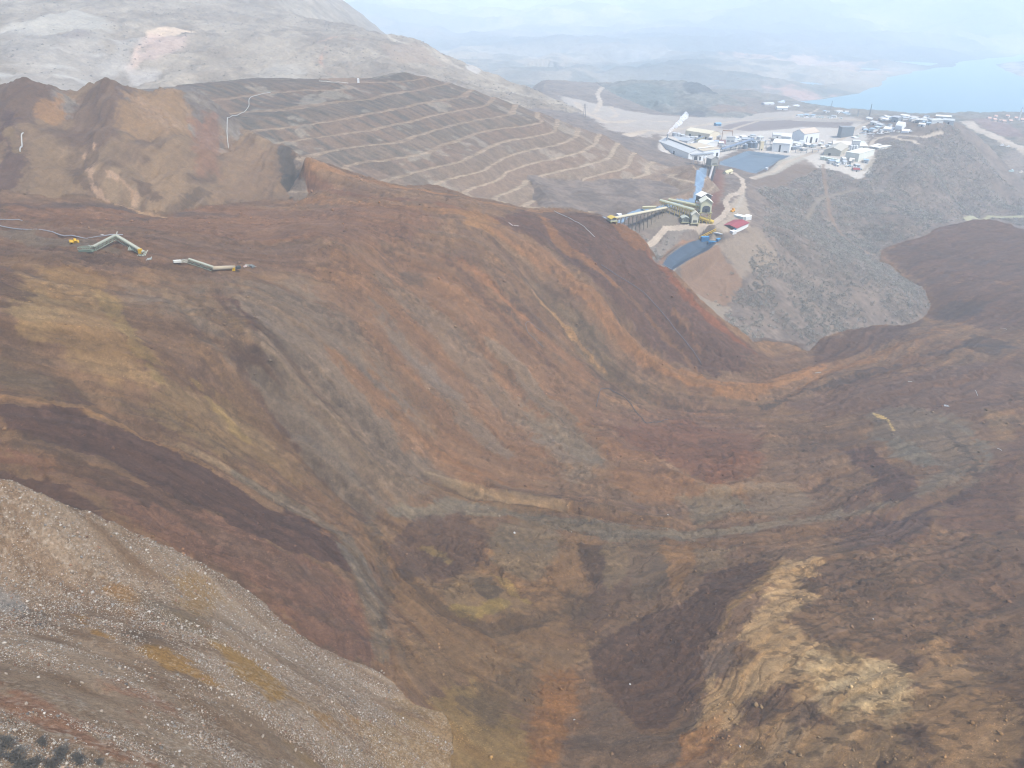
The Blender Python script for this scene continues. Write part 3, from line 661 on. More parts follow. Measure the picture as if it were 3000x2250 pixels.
PAINT += [
 # bare mountain and its quarry
 ('M',(200,190,172),.8,10,14,[(20,85),(90,60),(150,35),(230,30),(290,50),(312,70),(310,95),(200,92),(60,95),(0,100)]),
 ('M',(184,174,160),.6,20,18,[(0,100),(310,100),(320,180),(400,250),(0,262)]),
 ('M',(150,134,124),.5,8,14,[(130,100),(240,90),(280,110),(200,120),(100,115)]),
 ('M',(236,208,176),.95,4,8,[(440,95),(460,82),(520,80),(580,98),(560,105),(500,100),(450,104)]),
 ('M',(228,196,172),.9,5,8,[(420,110),(450,96),(470,104),(420,140),(400,175),(380,190),(385,150)]),
 ('M',(206,178,160),.8,10,10,[(430,120),(500,105),(560,108),(520,150),(450,175),(410,170)]),
 ('M',(190,180,166),.7,10,12,[(320,110),(420,110),(380,170),(300,200),(320,150)]),
 ('M',(204,194,182),.7,8,12,[(380,190),(450,200),(440,235),(370,235)]),
 ('M',(190,180,164),.6,15,18,[(750,210),(840,180),(900,230),(860,262),(720,262)]),
 ('M',(206,160,130),.8,2,4,3.0,[(955,140),(935,170),(955,195),(990,210),(1060,212),(1200,218)]),
 ('M',(196,158,132),.7,2,4,2.5,[(925,130),(990,112),(1080,125)]),
 ('M',(208,190,166),.8,3,5,9,[(1260,135),(1300,160),(1350,200)]),
 ('M',(214,200,178),.8,3,5,8,[(1120,100),(1160,120),(1200,130)]),
 ('M',(170,146,122),.7,6,8,[(1110,130),(1220,130),(1300,180),(1240,190),(1150,180)]),
 ('M',(214,206,196),.8,3,5,[(1370,185),(1400,190),(1425,210),(1400,215),(1370,203)]),
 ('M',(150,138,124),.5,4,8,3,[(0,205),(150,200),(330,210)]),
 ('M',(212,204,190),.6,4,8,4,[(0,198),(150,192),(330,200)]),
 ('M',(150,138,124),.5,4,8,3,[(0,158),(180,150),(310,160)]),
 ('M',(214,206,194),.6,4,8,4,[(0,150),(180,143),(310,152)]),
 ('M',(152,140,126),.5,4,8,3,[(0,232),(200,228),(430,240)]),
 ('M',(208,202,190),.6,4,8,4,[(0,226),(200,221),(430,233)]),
 # grey dump
 ('W',(110,122,118),.7,20,20,[(1790,255),(1900,245),(2000,262),(1980,300),(1850,310),(1780,290)]),
 ('W',(92,96,98),.8,10,14,[(1660,262),(1740,245),(1760,270),(1700,300),(1660,290)]),
 ('W',(84,90,94),.8,8,12,[(2000,250),(2100,262),(2090,278),(2010,270)]),
 ('W',(84,84,90),.8,8,12,[(1990,325),(2070,325),(2060,342),(1990,342)]),
 ('W',(160,130,112),.6,8,12,[(2080,310),(2200,315),(2240,335),(2100,335)]),
 ('W',(168,150,130),.7,6,10,[(1660,300),(1720,310),(1850,330),(1800,340),(1680,320)]),
 # ground round the plant and the pond
 ('B',(222,212,198),.95,8,8,[(1940,400),(2120,380),(2400,360),(2520,360),(2540,400),(2540,470),(2330,480),(2180,430),(2100,470),(2060,480),(1930,440)]),
 ('B',(220,210,196),.95,6,6,[(2350,440),(2450,420),(2560,440),(2555,500),(2510,525),(2450,500),(2380,490)]),
 ('B',(196,184,170),.85,12,12,[(1640,280),(2050,345),(2450,335),(2540,360),(2300,370),(2000,400),(1900,400),(1780,380)]),
 ('B',(134,118,112),.8,5,5,[(2100,375),(2180,355),(2320,352),(2500,358),(2490,375),(2350,372),(2200,385)]),
 ('B',(146,90,88),.8,3,3,[(2065,405),(2130,410),(2130,430),(2060,425)]),
 ('B',(130,84,70),.8,3,3,[(2095,492),(2118,500),(2115,560),(2100,600),(2075,640),(2068,600),(2082,540)]),
 ('B',(150,112,88),.6,3,3,[(2110,500),(2125,505),(2125,555),(2105,600),(2098,580)]),
 ('B',(112,84,70),.8,3,3,[(2095,600),(2125,590),(2130,612),(2110,640),(2092,655),(2080,640)]),
 ('B',(150,138,120),.7,5,5,[(1890,625),(2030,585),(2040,620),(1980,660),(1880,665)]),
 ('B',(172,126,92),.75,3,4,[(1925,770),(1950,730),(2000,700),(2045,680),(2100,690),(2100,700),(2050,695),(1990,722),(1950,752),(1940,778)]),
 ('B',(184,172,156),.9,1,.6,[(1965,796),(1985,795),(2030,768),(2085,740),(2108,712),(2100,706),(2082,728),(2020,757),(1972,790)]),
 ('B',(156,124,98),.8,4,5,[(1985,800),(2030,770),(2100,720),(2130,760),(2180,830),(2130,900),(2070,880),(2010,830)]),
 ('B',(166,150,130),.85,4,5,[(2010,830),(2080,880),(2140,900),(2110,960),(2170,985),(2100,940),(2040,880)]),
 ('B',(164,146,126),.85,5,5,[(2100,715),(2150,700),(2210,660),(2250,700),(2290,760),(2230,790),(2170,810),(2140,770)]),
 ('B',(150,140,128),.8,5,6,[(1750,632),(1800,650),(1850,665),(1900,715),(1910,760),(1940,750),(2000,690),(2040,670),(1980,665),(1850,676),(1800,640)]),
 ('B',(138,118,100),.8,6,5,[(2200,520),(2350,462),(2400,500),(2350,530),(2260,550),(2210,545)]),
 ('B',(188,172,150),.9,3,3,[(2180,560),(2200,640),(2200,662),(2110,690),(2080,685),(2100,655),(2130,640),(2135,600)]),
 ('B',(104,86,74),.9,6,6,[(2150,960),(2230,990),(2330,1000),(2380,1010),(2330,1030),(2200,1020)]),
 ('B',(196,188,170),.8,3,3,[(2350,455),(2320,456),(2200,520),(2210,526),(2360,466)]),
 ('E',(156,140,126),.9,10,10,[(2870,440),(2950,440),(3000,450),(3000,520),(2920,512),(2880,480)]),
 ('E',(160,128,118),.8,10,12,[(2830,352),(2900,348),(2990,385),(3000,420),(2900,380)]),
 ('F',(212,170,140),.8,120,160,[(2150,165),(2350,150),(2500,170),(2560,215),(2450,205),(2250,180)]),
 ('F',(206,158,136),.8,100,120,[(2120,262),(2350,272),(2420,285),(2250,285)]),
 ('F',(206,186,160),.8,80,120,[(2900,185),(3000,180),(3000,230),(2960,210)]),
 ('F',(190,184,176),.6,150,160,[(1800,150),(1960,140),(2000,155),(1850,165)]),
]


# ------------------------------------------------------------------ small relief
def relief(x, y, r, idx, psi, phi):
    A = (idx == 0)
    dz = np.zeros(x.shape, np.float32)
    sp = r / 710.0
    def lod(wl): return sstep(1.2, 3.0, wl / (sp + 1e-6))
    w = np.nonzero(A)[0]
    xa, ya, ra = x[w], y[w], r[w]; ps, ph = psi[w], phi[w]
    s1 = fbm(ph / 150, ps / 13, 4, 200)                # long rolls along the flow
    s2 = fbm(ph / 40, ps / 3.6, 3, 210)
    s3 = fbm(ph / 14, ps / 1.3, 2, 220)
    far = sstep(60, 140, np.hypot(xa - 20, ya))
    d = 1.5 * s1 + 0.35 * s2 * lod(4)[w] + 0.08 * s3 * lod(1.6)[w]
    b = fbm(xa / 22, ya / 22, 4, 230)
    d += 1.3 * b + 0.42 * fbm(xa / 5, ya / 5, 5, 231) * lod(2)[w]
    d += .6 * fbm(ph / 130, ps / 3.6, 3, 253) * lod(4)[w]
    md_ = sstep(-.25, .35, fbm(xa / 26, ya / 26, 4, 249))
    d += md_ * (1.5 * (.3 - np.abs(fbm(xa / 7, ya / 7, 4, 251))) * lod(3)[w] + .55 * (.3 - np.abs(fbm(xa / 2.2, ya / 2.2, 3, 252))) * lod(1.2)[w])
    for h_, w_, P_ in RIBW:
        x0, y0 = P_.min(0) - 3 * w_; x1, y1 = P_.max(0) + 3 * w_
        k_ = np.nonzero((xa > x0) & (xa < x1) & (ya > y0) & (ya < y1))[0]
        if not len(k_): continue
        ds, t_, sg_ = seg_dist(xa[k_], ya[k_], P_)
        ds = ds + w_ * .45 * b[k_]
        sharp = np.maximum(0, 1 - np.abs(ds) / (w_ * 1.9)) ** 1.5
        d[k_] += h_ * sharp * np.sin(np.pi * np.clip(t_, 0, 1)) ** .4
    # sharp little scarps across the mass
    q = fbm(xa / 30 + 0.4 * s1, ya / 30, 4, 240)
    d += -1.3 * np.exp(-(q / 0.05) ** 2) * sstep(-.2, .4, b)
    q2 = fbm(ph / 30 + b, ps / 5 + .5 * b, 4, 245)
    d += -0.9 * np.exp(-(q2 / 0.06) ** 2) * sstep(-.1, .5, fbm(xa / 45, ya / 45, 3, 246)) * lod(3)[w]
    cl = fbm(xa / 2.6, ya / 2.6, 3, 247)
    d += .5 * np.maximum(cl - .1, 0) * sstep(-.1, .5, fbm(xa / 17, ya / 17, 4, 248)) * lod(1.5)[w]
    dz[w] = d * (0.35 + 0.65 * far) * np.clip(ra / 330, .5, 1)
    w = np.nonzero(idx == 1)[0]
    if len(w):
        xa, ya = x[w], y[w]
        c, s = GU
        u = xa * c + ya * s; v = -xa * s + ya * c        # u down the slope
        d = 0.8 * fbm(u / 40, v / 12, 3, 250) + 0.4 * fbm(xa / 6, ya / 6, 4, 251) + 0.07 * fbm(xa / 1.0, ya / 1.0, 3, 252)
        dz[w] = d
    w = np.nonzero(((idx == 0) | (idx == 1)) & (r < 320))[0]
    gd, _, _ = seg_dist(x[w], y[w], G_right)
    dz[w] *= sstep(0, 16, gd)
    w = np.nonzero((idx == 2) | (idx == 4))[0]
    xa, ya = x[w], y[w]
    g = (idx[w] == 2)
    d = 3.6 * (np.abs(fbm(xa / 24, ya / 80, 5, 260)) - .3) + 1.5 * (np.abs(fbm(xa / 6, ya / 40, 3, 263)) - .3) + 0.7 * fbm(xa / 6, ya / 10, 4, 261)
    dz[w] = np.where(g, d, 0.5 * fbm(xa / 15, ya / 15, 4, 262))
    w = np.nonzero(idx == 3)[0]
    xa, ya = x[w], y[w]
    al = .476 * xa + .879 * ya; pe = .879 * xa - .476 * ya
    dz[w] = 0.35 * fbm(al / 5, pe / 22, 4, 270) + 0.35 * fbm(xa / 9, ya / 9, 3, 271)
    w = np.nonzero(idx == 5)[0]
    xa, ya = x[w], y[w]
    keep = flat_mask(xa, ya)
    rd = 1 - np.abs(fbm(xa / 60, ya / 60, 5, 280))
    d = 3.0 * (rd - .7) + .5 * fbm(xa / 8, ya / 8, 4, 281)
    dz[w] = d * keep
    w = np.nonzero(idx == 6)[0]
    xa, ya = x[w], y[w]
    rd = 1 - np.abs(fbm(xa / 170, ya / 260, 6, 290))
    dz[w] = 16 * (rd - .75) + 4 * fbm(xa / 30, ya / 30, 4, 291)
    w = np.nonzero((idx == 7) | (idx == 8))[0]
    xa, ya = x[w], y[w]
    rd = 1 - np.abs(fbm(xa / 90, ya / 90, 5, 300))
    dz[w] = np.where(idx[w] == 7, 14 * (rd - .75), 8 * (rd - .75) + 5 * fbm(xa / 60, ya / 60, 4, 301) * 1.0)
    w = np.nonzero(idx == 9)[0]
    xa, ya = x[w], y[w]
    lk = sstep(0, 300, -sdf(xa, ya, dom_L))
    rd = 1 - np.abs(fbm(xa / 700, ya / 700, 6, 310))
    dz[w] = lk * 90 * (rd - .75)
    return dz
FLATS = [hits([(2060,600),(2100,640),(2200,640),(2230,670),(2100,700),(1830,680),(1780,640),(1900,600),(2030,570),(2040,480),(2100,490),(2130,480),(2100,440),(1930,430),(1960,390),(2200,350),(2520,350),(2600,385),(2700,350),(2780,352),(2760,375),(2640,400),(2560,440),(2550,490),(2500,530),(2370,480),(2200,530),(2170,520),(2120,520)])]
def flat_mask(x, y):
    s = np.full(x.shape, -1e9, np.float32)
    for P in FLATS:
        s = np.maximum(s, sdf(x, y, P))
    return 1 - 0.93 * sstep(-14, 6, s)

# ------------------------------------------------------------------ the sheet of land itself
P1W, P2W, CHW = [PH(x, y, 229) for x, y in POND1], [PH(x, y, 243) for x, y in POND2], hits(CHAN)
def carve(x, y, z):
    """lined ponds cut into the terraces; returns height and liner mask"""
    lm = np.zeros(x.shape, np.int8)
    for k, (P, dep, sl) in enumerate([(P1W, 5.0, 0.55), (P2W, 4.0, .4), (CHW, 2.0, .5)]):
        A = np.array(P); x0, y0 = A[:, :2].min(0) - 25; x1, y1 = A[:, :2].max(0) + 25
        w = np.nonzero((x > x0) & (x < x1) & (y > y0) & (y < y1))[0]
        if not len(w): continue
        s = sdf(x[w], y[w], P)
        if k < 2:
            lev = float(A[:, 2].mean())
            zz = z[w]; b = sstep(-10, -1, s)
            zz = zz * (1 - b) + lev * b
            zz = zz - np.clip((s - 1.0) * sl, 0, dep)
        else:
            zz = z[w] - np.clip(s * sl, 0, dep)
        z[w] = zz
        l = lm[w]; l[s > (0.6 if k < 2 else 0.0)] = k + 1; lm[w] = l
    return z, lm
_zc = {}
def build_points(x, y):
    """final height, piece id, flow coordinates and liner mask of any ground points (1-D)"""
    r = np.hypot(x, y)
    z, idx = macro(x, y)
    psi = np.zeros(x.shape, np.float32); phi = np.zeros(x.shape, np.float32)
    w = np.nonzero(idx == 0)[0]
    wx = 3.0 * fbm(x[w] / 25, y[w] / 25, 3, 120)
    psi[w] = PSI(x[w], y[w]) + wx; phi[w] = PHI(x[w], y[w])
    z = z + relief(x, y, r, idx, psi, phi)
    z, lm = carve(x, y, z)
    return z, idx, psi, phi, lm
def ground_z(x, y):
    z = build_points(np.array([float(x)]), np.array([float(y)]))[0]
    return float(z[0])
def on_ground(px, py):
    p = hit(px, py)
    return Vector((p[0], p[1], ground_z(p[0], p[1])))
LIM1 = 1500.0
NAZ = 1130
azs = np.radians(np.linspace(-54, 54, NAZ))
k1 = int(math.log(LIM1 / 48) * 710 / 1.35); k2 = int(math.log(26000 / LIM1) * 710 / 2.9)
rr = np.concatenate([np.exp(np.linspace(math.log(48), math.log(LIM1), k1, endpoint=False)), np.exp(np.linspace(math.log(LIM1), math.log(26000), k2))])
NR = len(rr)
Ag, Rg = np.meshgrid(azs, rr)
gx = (np.sin(Ag) * Rg).ravel(); gy = (np.cos(Ag) * Rg).ravel(); gr = Rg.ravel()
gz, gi, gpsi, gphi, glm = build_points(gx, gy)

def base_colour(x, y, z, idx, psi, phi, lm):
    n = len(x)
    C = np.zeros((n, 3), np.float32)
    a = fbm(x / 70, y / 70, 5, 400); b = fbm(x / 18, y / 18, 5, 410); c = fbm(x / 4, y / 4, 4, 420)
    def mix(c0, c1, t): return lin(c0)[None, :] + (lin(c1) - lin(c0))[None, :] * t[:, None]
    streak = np.zeros(n, np.float32)
    w = idx == 0
    st1 = fbm(phi[w] / 90, psi[w] / 7, 5, 430); st2 = fbm(phi[w] / 30, psi[w] / 2.0, 4, 440)
    streak[w] = 0.7 * st1 + 0.5 * st2
    t = np.clip(.5 + .35 * st1 + .35 * b[w], 0, 1)
    C[w] = mix((116, 90, 72), (146, 114, 84), t)
    w = idx == 1
    u = x * GU[0] + y * GU[1]; v = -x * GU[1] + y * GU[0]
    sg = fbm(u[w] / 30, v[w] / 5, 4, 450)
    streak[w] = sg
    C[w] = mix((134, 108, 84), (166, 144, 122), np.clip(.5 + .6 * sg + .3 * b[w], 0, 1))
    w = (idx == 2)
    sg = fbm(x[w] / 6, y[w] / 60, 4, 460); streak[w] = sg
    C[w] = mix((122, 98, 78), (160, 132, 102), np.clip(.5 + .6 * sg + .3 * b[w], 0, 1))
    w = idx == 4
    C[w] = mix((122, 108, 96), (140, 128, 114), np.clip(.5 + .8 * b[w], 0, 1))
    # heap: pale shelves, streaky risers in bands of different rock
    w = idx == 3
    xs, ys, zs = x[w], y[w], z[w]
    al = .476 * xs + .879 * ys; pe = .879 * xs - .476 * ys
    s1 = fbm(al / 3.2, pe / 45, 4, 470); s2 = fbm(al / 30, pe / 30, 4, 480)
    lift = np.floor((zs - BZ[-1] - .6) / STEP)
    lv = np.clip(lift / 12, 0, 1)
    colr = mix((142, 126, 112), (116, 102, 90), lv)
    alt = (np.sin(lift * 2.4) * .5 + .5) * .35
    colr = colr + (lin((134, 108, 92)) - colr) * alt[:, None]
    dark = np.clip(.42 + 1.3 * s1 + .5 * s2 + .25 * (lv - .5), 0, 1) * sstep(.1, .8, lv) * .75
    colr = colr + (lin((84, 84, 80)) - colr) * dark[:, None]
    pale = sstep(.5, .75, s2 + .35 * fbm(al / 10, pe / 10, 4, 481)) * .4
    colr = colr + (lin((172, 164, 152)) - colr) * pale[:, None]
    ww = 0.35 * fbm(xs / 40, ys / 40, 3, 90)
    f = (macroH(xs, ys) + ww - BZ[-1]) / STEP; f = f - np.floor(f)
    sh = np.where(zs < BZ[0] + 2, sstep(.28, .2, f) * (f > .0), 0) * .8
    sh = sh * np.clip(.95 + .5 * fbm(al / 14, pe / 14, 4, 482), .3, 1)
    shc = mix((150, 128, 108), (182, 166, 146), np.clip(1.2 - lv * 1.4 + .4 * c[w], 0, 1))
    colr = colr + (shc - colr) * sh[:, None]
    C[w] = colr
    w = idx == 5
    C[w] = mix((122, 110, 100), (146, 130, 116), np.clip(.5 + .6 * b[w] + .4 * c[w], 0, 1))
    w = idx == 6
    rock = sstep(.0, .5, fbm(x[w] / 60, y[w] / 110, 5, 500))
    C[w] = 1.3 * mix((128, 113, 94), (160, 146, 126), np.clip(.4 + .4 * a[w] + .5 * rock + .3 * b[w], 0, 1))
    w = idx == 7
    C[w] = mix((112, 112, 104), (148, 144, 134), np.clip(.5 + .7 * b[w] + .4 * a[w], 0, 1))
    w = idx == 8
    C[w] = mix((112, 106, 92), (146, 132, 114), np.clip(.5 + .6 * a[w] + .4 * b[w], 0, 1))
    w = idx == 9
    fa = fbm(x[w] / 900, y[w] / 900, 6, 510); fb = fbm(x[w] / 200, y[w] / 200, 4, 511)
    cc = mix((72, 76, 70), (172, 156, 134), np.clip(.5 + 1.0 * fa, 0, 1))
    cc = cc + (lin((70, 80, 72)) - cc) * (sstep(.15, .5, fb) * .6)[:, None]
    C[w] = cc
    m = (c * .10 + b * .05)
    C *= (1 + m)[:, None]
    return C, streak
TH = [s for s in SH if s[0] == 'H'][0]
def macroH(x, y):
    zz = TH[1](x, y)
    s = sdf(x, y, TH[2]) + 2.2 * fbm(x / 26, y / 26, 4, 3)
    o = np.maximum(0, -s)
    return zz - TH[3] * o - .004 * np.minimum(o, 60) ** 2
gc, gs = base_colour(gx, gy, gz, gi, gpsi, gphi, glm)
_piece = {'P': (0,), 'L': (0,), 'C': (2, 4), 'K': (2,), 'G': (1,), 'M': (6,), 'B': (5,), 'W': (7,), 'E': (8,), 'F': (9,)}
def paint(C, x, y, idx, streak):
    n1 = fbm(x / 9, y / 9, 5, 61); n2 = fbm(x / 2.2, y / 2.2, 3, 62); n3 = fbm(x / 60, y / 60, 5, 63)
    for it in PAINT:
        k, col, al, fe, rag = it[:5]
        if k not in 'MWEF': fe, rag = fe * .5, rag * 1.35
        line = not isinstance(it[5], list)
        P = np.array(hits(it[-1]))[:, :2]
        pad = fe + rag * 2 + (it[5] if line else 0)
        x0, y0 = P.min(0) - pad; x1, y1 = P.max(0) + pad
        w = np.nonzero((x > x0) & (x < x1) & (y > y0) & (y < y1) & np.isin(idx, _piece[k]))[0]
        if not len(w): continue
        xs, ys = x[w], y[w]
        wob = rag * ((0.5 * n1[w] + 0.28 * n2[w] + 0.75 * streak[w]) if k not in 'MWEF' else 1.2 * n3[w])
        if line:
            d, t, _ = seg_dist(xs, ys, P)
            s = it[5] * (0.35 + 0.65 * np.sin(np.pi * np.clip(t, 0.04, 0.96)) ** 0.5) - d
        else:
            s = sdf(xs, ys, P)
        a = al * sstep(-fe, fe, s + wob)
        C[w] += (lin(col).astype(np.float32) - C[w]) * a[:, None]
    for wd, col, pts in TRACKS:
        P = np.array(hits(pts))[:, :2]
        x0, y0 = P.min(0) - 9; x1, y1 = P.max(0) + 9
        w = np.nonzero((x > x0) & (x < x1) & (y > y0) & (y < y1) & (idx != 0))[0]
        d, t, _ = seg_dist(x[w], y[w], P)
        a = .85 * sstep(wd + 1.2, wd - 1.2, d + 1.2 * n1[w])
        C[w] += (lin(col).astype(np.float32) - C[w]) * a[:, None]
    return C
gc = paint(gc, gx, gy, gi, gs)
# streaks of crumbled rock on top of the colours, soil grain, and shade put into the crack colour
w = gi == 0
g1 = fbm(gphi[w] / 12, gpsi[w] / 1.0, 4, 600); g2 = fbm(gx[w] / 1.6, gy[w] / 1.6, 3, 601); g3 = fbm(gphi[w] / 150, gpsi[w] / 3.6, 4, 602)
gc[w] *= (1 + .10 * g1 + .12 * g2 + .20 * g3 + .10 * fbm(gx[w] / 7, gy[w] / 7, 5, 605))[:, None]
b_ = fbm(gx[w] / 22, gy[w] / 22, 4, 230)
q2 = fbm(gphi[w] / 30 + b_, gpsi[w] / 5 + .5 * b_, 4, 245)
gc[w] *= (1 - .32 * np.exp(-(q2 / 0.07) ** 2) * sstep(-.1, .5, fbm(gx[w] / 45, gy[w] / 45, 3, 246)))[:, None]  # painted shade: colour darkened along the cracks cut by the relief
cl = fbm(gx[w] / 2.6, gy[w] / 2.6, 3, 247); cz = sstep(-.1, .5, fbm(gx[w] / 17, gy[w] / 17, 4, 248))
gc[w] *= (1 + cz * (.24 * sstep(.1, .6, cl) - .2 * sstep(.0, .4, -cl)))[:, None]  # lighter on the raised clods, darker in the gaps between them
del b_, q2, cl, cz
hue = fbm(gphi[w] / 140, gpsi[w] / 5, 4, 603)
gc[w] *= np.stack([1 + .06 * hue, np.ones_like(hue), 1 - .09 * hue], 1)
# dark crumbs on the yellow mound
MD = hits([(2300,1640),(2500,1560),(3000,1500),(3000,2250),(2100,2250),(2200,1900)])
s = sdf(gx[w], gy[w], MD)
cr = sstep(.22, .42, fbm(gx[w] / 5, gy[w] / 3, 5, 604)) * sstep(-5, 12, s) * .6
t = gc[w]; t += (lin((84, 68, 52)) - t) * cr[:, None]; gc[w] = t
# pale stones sprinkled over the gravel slope
w = gi == 1
u = gx[w] * GU[0] + gy[w] * GU[1]; v = -gx[w] * GU[1] + gy[w] * GU[0]
zone = sstep(-.25, .25, fbm(u / 28, v / 7, 4, 620) + .25)
sp = vnoise(gx[w] / .32, gy[w] / .32, 621) * .6 + vnoise(gx[w] / .75, gy[w] / .75, 622) * .5
t = gc[w]
t += (lin((214, 204, 190)) - t) * (sstep(.18, .5, sp) * zone * .30)[:, None]
t *= (1 - .2 * sstep(.1, .5, -sp) * zone)[:, None]
gc[w] = t
gc *= ALB
w = gi == 0
gc[w] = gc[w] * .90 + .10 * ALB * lin((140, 108, 82)).astype(np.float32)
w = gi == 0
gc[w] *= np.array([1.26, 1.22, 1.10], np.float32)
w = gi == 2
gc[w] *= np.array([1.02, 1.02, .98], np.float32)
w = gi == 1
gc[w] *= np.array([1.05, 1.03, .95], np.float32)
w = gi == 3
gc[w] *= np.array([1.20, 1.14, 1.02], np.float32)
# ponds and roads become pieces of their own; everything else splits by piece of land
tagv = gi.astype(np.int16).copy()
for wd, pts in ROADS:
    P = np.array(hits(pts))[:, :2]
    x0, y0 = P.min(0) - 30; x1, y1 = P.max(0) + 30
    ws = np.nonzero((gx > x0) & (gx < x1) & (gy > y0) & (gy < y1) & (gi != 0) & (gi != 3))[0]
    d, _, _ = seg_dist(gx[ws], gy[ws], P)
    d = d + .6 * fbm(gx[ws] / 9, gy[ws] / 9, 3, 630)
    sel = ws[d < wd]
    tagv[sel] = 20
    k = fbm(gx[sel] / 14, gy[sel] / 14, 4, 631)
    rut = 1 - .12 * np.exp(-((np.abs(d[d < wd]) - wd * .4) / .5) ** 2)
    gc[sel] = ALB * (lin((206, 188, 166)) * (1 + .14 * k)[:, None] * rut[:, None]).astype(np.float32)
for k, col in ((1, (84, 100, 116)), (2, (110, 128, 142)), (3, (140, 166, 190))):
    sel = glm == k
    tagv[sel] = 20 + k
    gc[sel] = ALB * lin(col).astype(np.float32) * (1 + .1 * fbm(gx[sel] / 12, gy[sel] / 12, 4, 640))[:, None]

# ------------------------------------------------------------------ materials
def nodes_of(name):
    m = bpy.data.materials.new(name); m.use_nodes = True
    nt = m.node_tree
    b = nt.nodes['Principled BSDF']
    b.inputs['Roughness'].default_value = .95
    b.inputs['Specular IOR Level'].default_value = .15
    return m, nt, b
def earth_mat(name, scales, var=.25, bump=.6, dist=.4, rough=.95):
    m, nt, b = nodes_of(name)
    N, L = nt.nodes.new, nt.links.new
    at = N('ShaderNodeAttribute'); at.attribute_name = 'Col'
    tc = N('ShaderNodeTexCoord')
    prev = at.outputs['Color']
    hts = None
    for i, sc in enumerate(scales):
        no = N('ShaderNodeTexNoise'); no.inputs['Scale'].default_value = sc; no.inputs['Detail'].default_value = 5; no.inputs['Roughness'].default_value = .65
        L(tc.outputs['Object'], no.inputs['Vector'])
        mr = N('ShaderNodeMapRange'); mr.inputs[1].default_value = .3; mr.inputs[2].default_value = .7
        mr.inputs[3].default_value = 1 - var; mr.inputs[4].default_value = 1 + var
        L(no.outputs['Fac'], mr.inputs[0])
        mx = N('ShaderNodeVectorMath'); mx.operation = 'SCALE'
        L(prev, mx.inputs[0]); L(mr.outputs[0], mx.inputs['Scale'])
        prev = mx.outputs[0]
        hts = no.outputs['Fac']
    L(prev, b.inputs['Base Color'])
    bp = N('ShaderNodeBump'); bp.inputs['Strength'].default_value = bump; bp.inputs['Distance'].default_value = dist
    L(hts, bp.inputs['Height']); L(bp.outputs[0], b.inputs['Normal'])
    b.inputs['Roughness'].default_value = rough
    return m
M_soil = earth_mat('slide_soil', (.22, .9, 2.2), .17, 1.0, 1.3)
M_grav = earth_mat('gravel', (1.2, 4.5), .34, 1.0, .2)
M_cliff = earth_mat('cliff_soil', (.12, .5, 1.4), .16, 1.0, .9)
M_heap = earth_mat('heap_rock', (.12, .5), .22, .9, .9)
M_hill = earth_mat('scrub_soil', (.2, .8), .12, .5, .5)
M_mtn = earth_mat('mountain_rock', (.03, .15), .16, .9, 4.0)
M_far = earth_mat('far_hill_soil', (.004, .02), .15, .8, 25.0)
M_road = earth_mat('road_dirt', (.3, 1.5), .08, .3, .2)
M_liner = earth_mat('pond_liner', (.1, .6), .06, .2, .1, rough=.45)

# ------------------------------------------------------------------ tags and meshes
def tag(o, label=None, cat=None, group=None, kind=None):
    if label: o['label'] = label
    if cat: o['category'] = cat
    if group: o['group'] = group
    if kind: o['kind'] = kind
    return o
def grid_piece(name, sel_face, mat, kind='structure'):
    f = FA[sel_face]
    used, inv = np.unique(f.ravel(), return_inverse=True)
    me = bpy.data.meshes.new(name)
    me.vertices.add(len(used))
    co = np.stack([gx[used], gy[used], gz[used]], 1).astype(np.float32)
    me.vertices.foreach_set('co', co.ravel())
    nf = len(f)
    me.loops.add(nf * 4); me.polygons.add(nf)
    me.loops.foreach_set('vertex_index', inv.astype(np.int32).ravel())
    me.polygons.foreach_set('loop_start', np.arange(0, nf * 4, 4, dtype=np.int32))
    me.polygons.foreach_set('use_smooth', np.ones(nf, bool))
    me.update(calc_edges=True)
    at = me.color_attributes.new('Col', 'FLOAT_COLOR', 'POINT')
    c4 = np.ones((len(used), 4), np.float32); c4[:, :3] = np.clip(gc[used], .004, .95)
    at.data.foreach_set('color', c4.ravel())
    me.materials.append(mat)
    o = bpy.data.objects.new(name, me); COL.objects.link(o)
    if kind: o['kind'] = kind
    return o
ii, jj = np.meshgrid(np.arange(NR - 1), np.arange(NAZ - 1), indexing='ij')
ii = ii.ravel(); jj = jj.ravel()
keep = ~((rr[ii] > 330) & (np.abs(azs[jj]) > math.radians(46)))
keep &= ~((rr[ii] > 1500) & (np.abs(azs[jj]) > math.radians(42)))
ii, jj = ii[keep], jj[keep]
v0 = ii * NAZ + jj
FA = np.stack([v0, v0 + 1, v0 + NAZ + 1, v0 + NAZ], 1)[:, ::1]
ft = tagv[v0]
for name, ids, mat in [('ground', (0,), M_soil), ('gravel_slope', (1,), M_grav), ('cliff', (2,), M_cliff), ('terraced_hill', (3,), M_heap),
                       ('plateau', (4,), M_heap), ('hillside', (5,), M_hill), ('mountain', (6,), M_mtn), ('rock_dump_hill', (7,), M_mtn),
                       ('valley', (8,), M_mtn), ('far_hills', (9,), M_far), ('dirt_road', (20,), M_road)]:
    s_ = np.isin(ft, ids)
    if s_.any(): grid_piece(name, s_, mat)
for k, lab in ((21, 'small elongated pond lined with dark grey sheet beside the slide edge'), (22, 'large square pond lined with blue grey sheet beside the plant'), (23, 'long bent channel lined with pale blue sheet at the foot of the terraced hill')):
    s_ = ft == k
    if s_.any(): tag(grid_piece('lined_pond' if k < 23 else 'lined_channel', s_, M_liner, None), lab, 'pond' if k < 23 else 'channel')

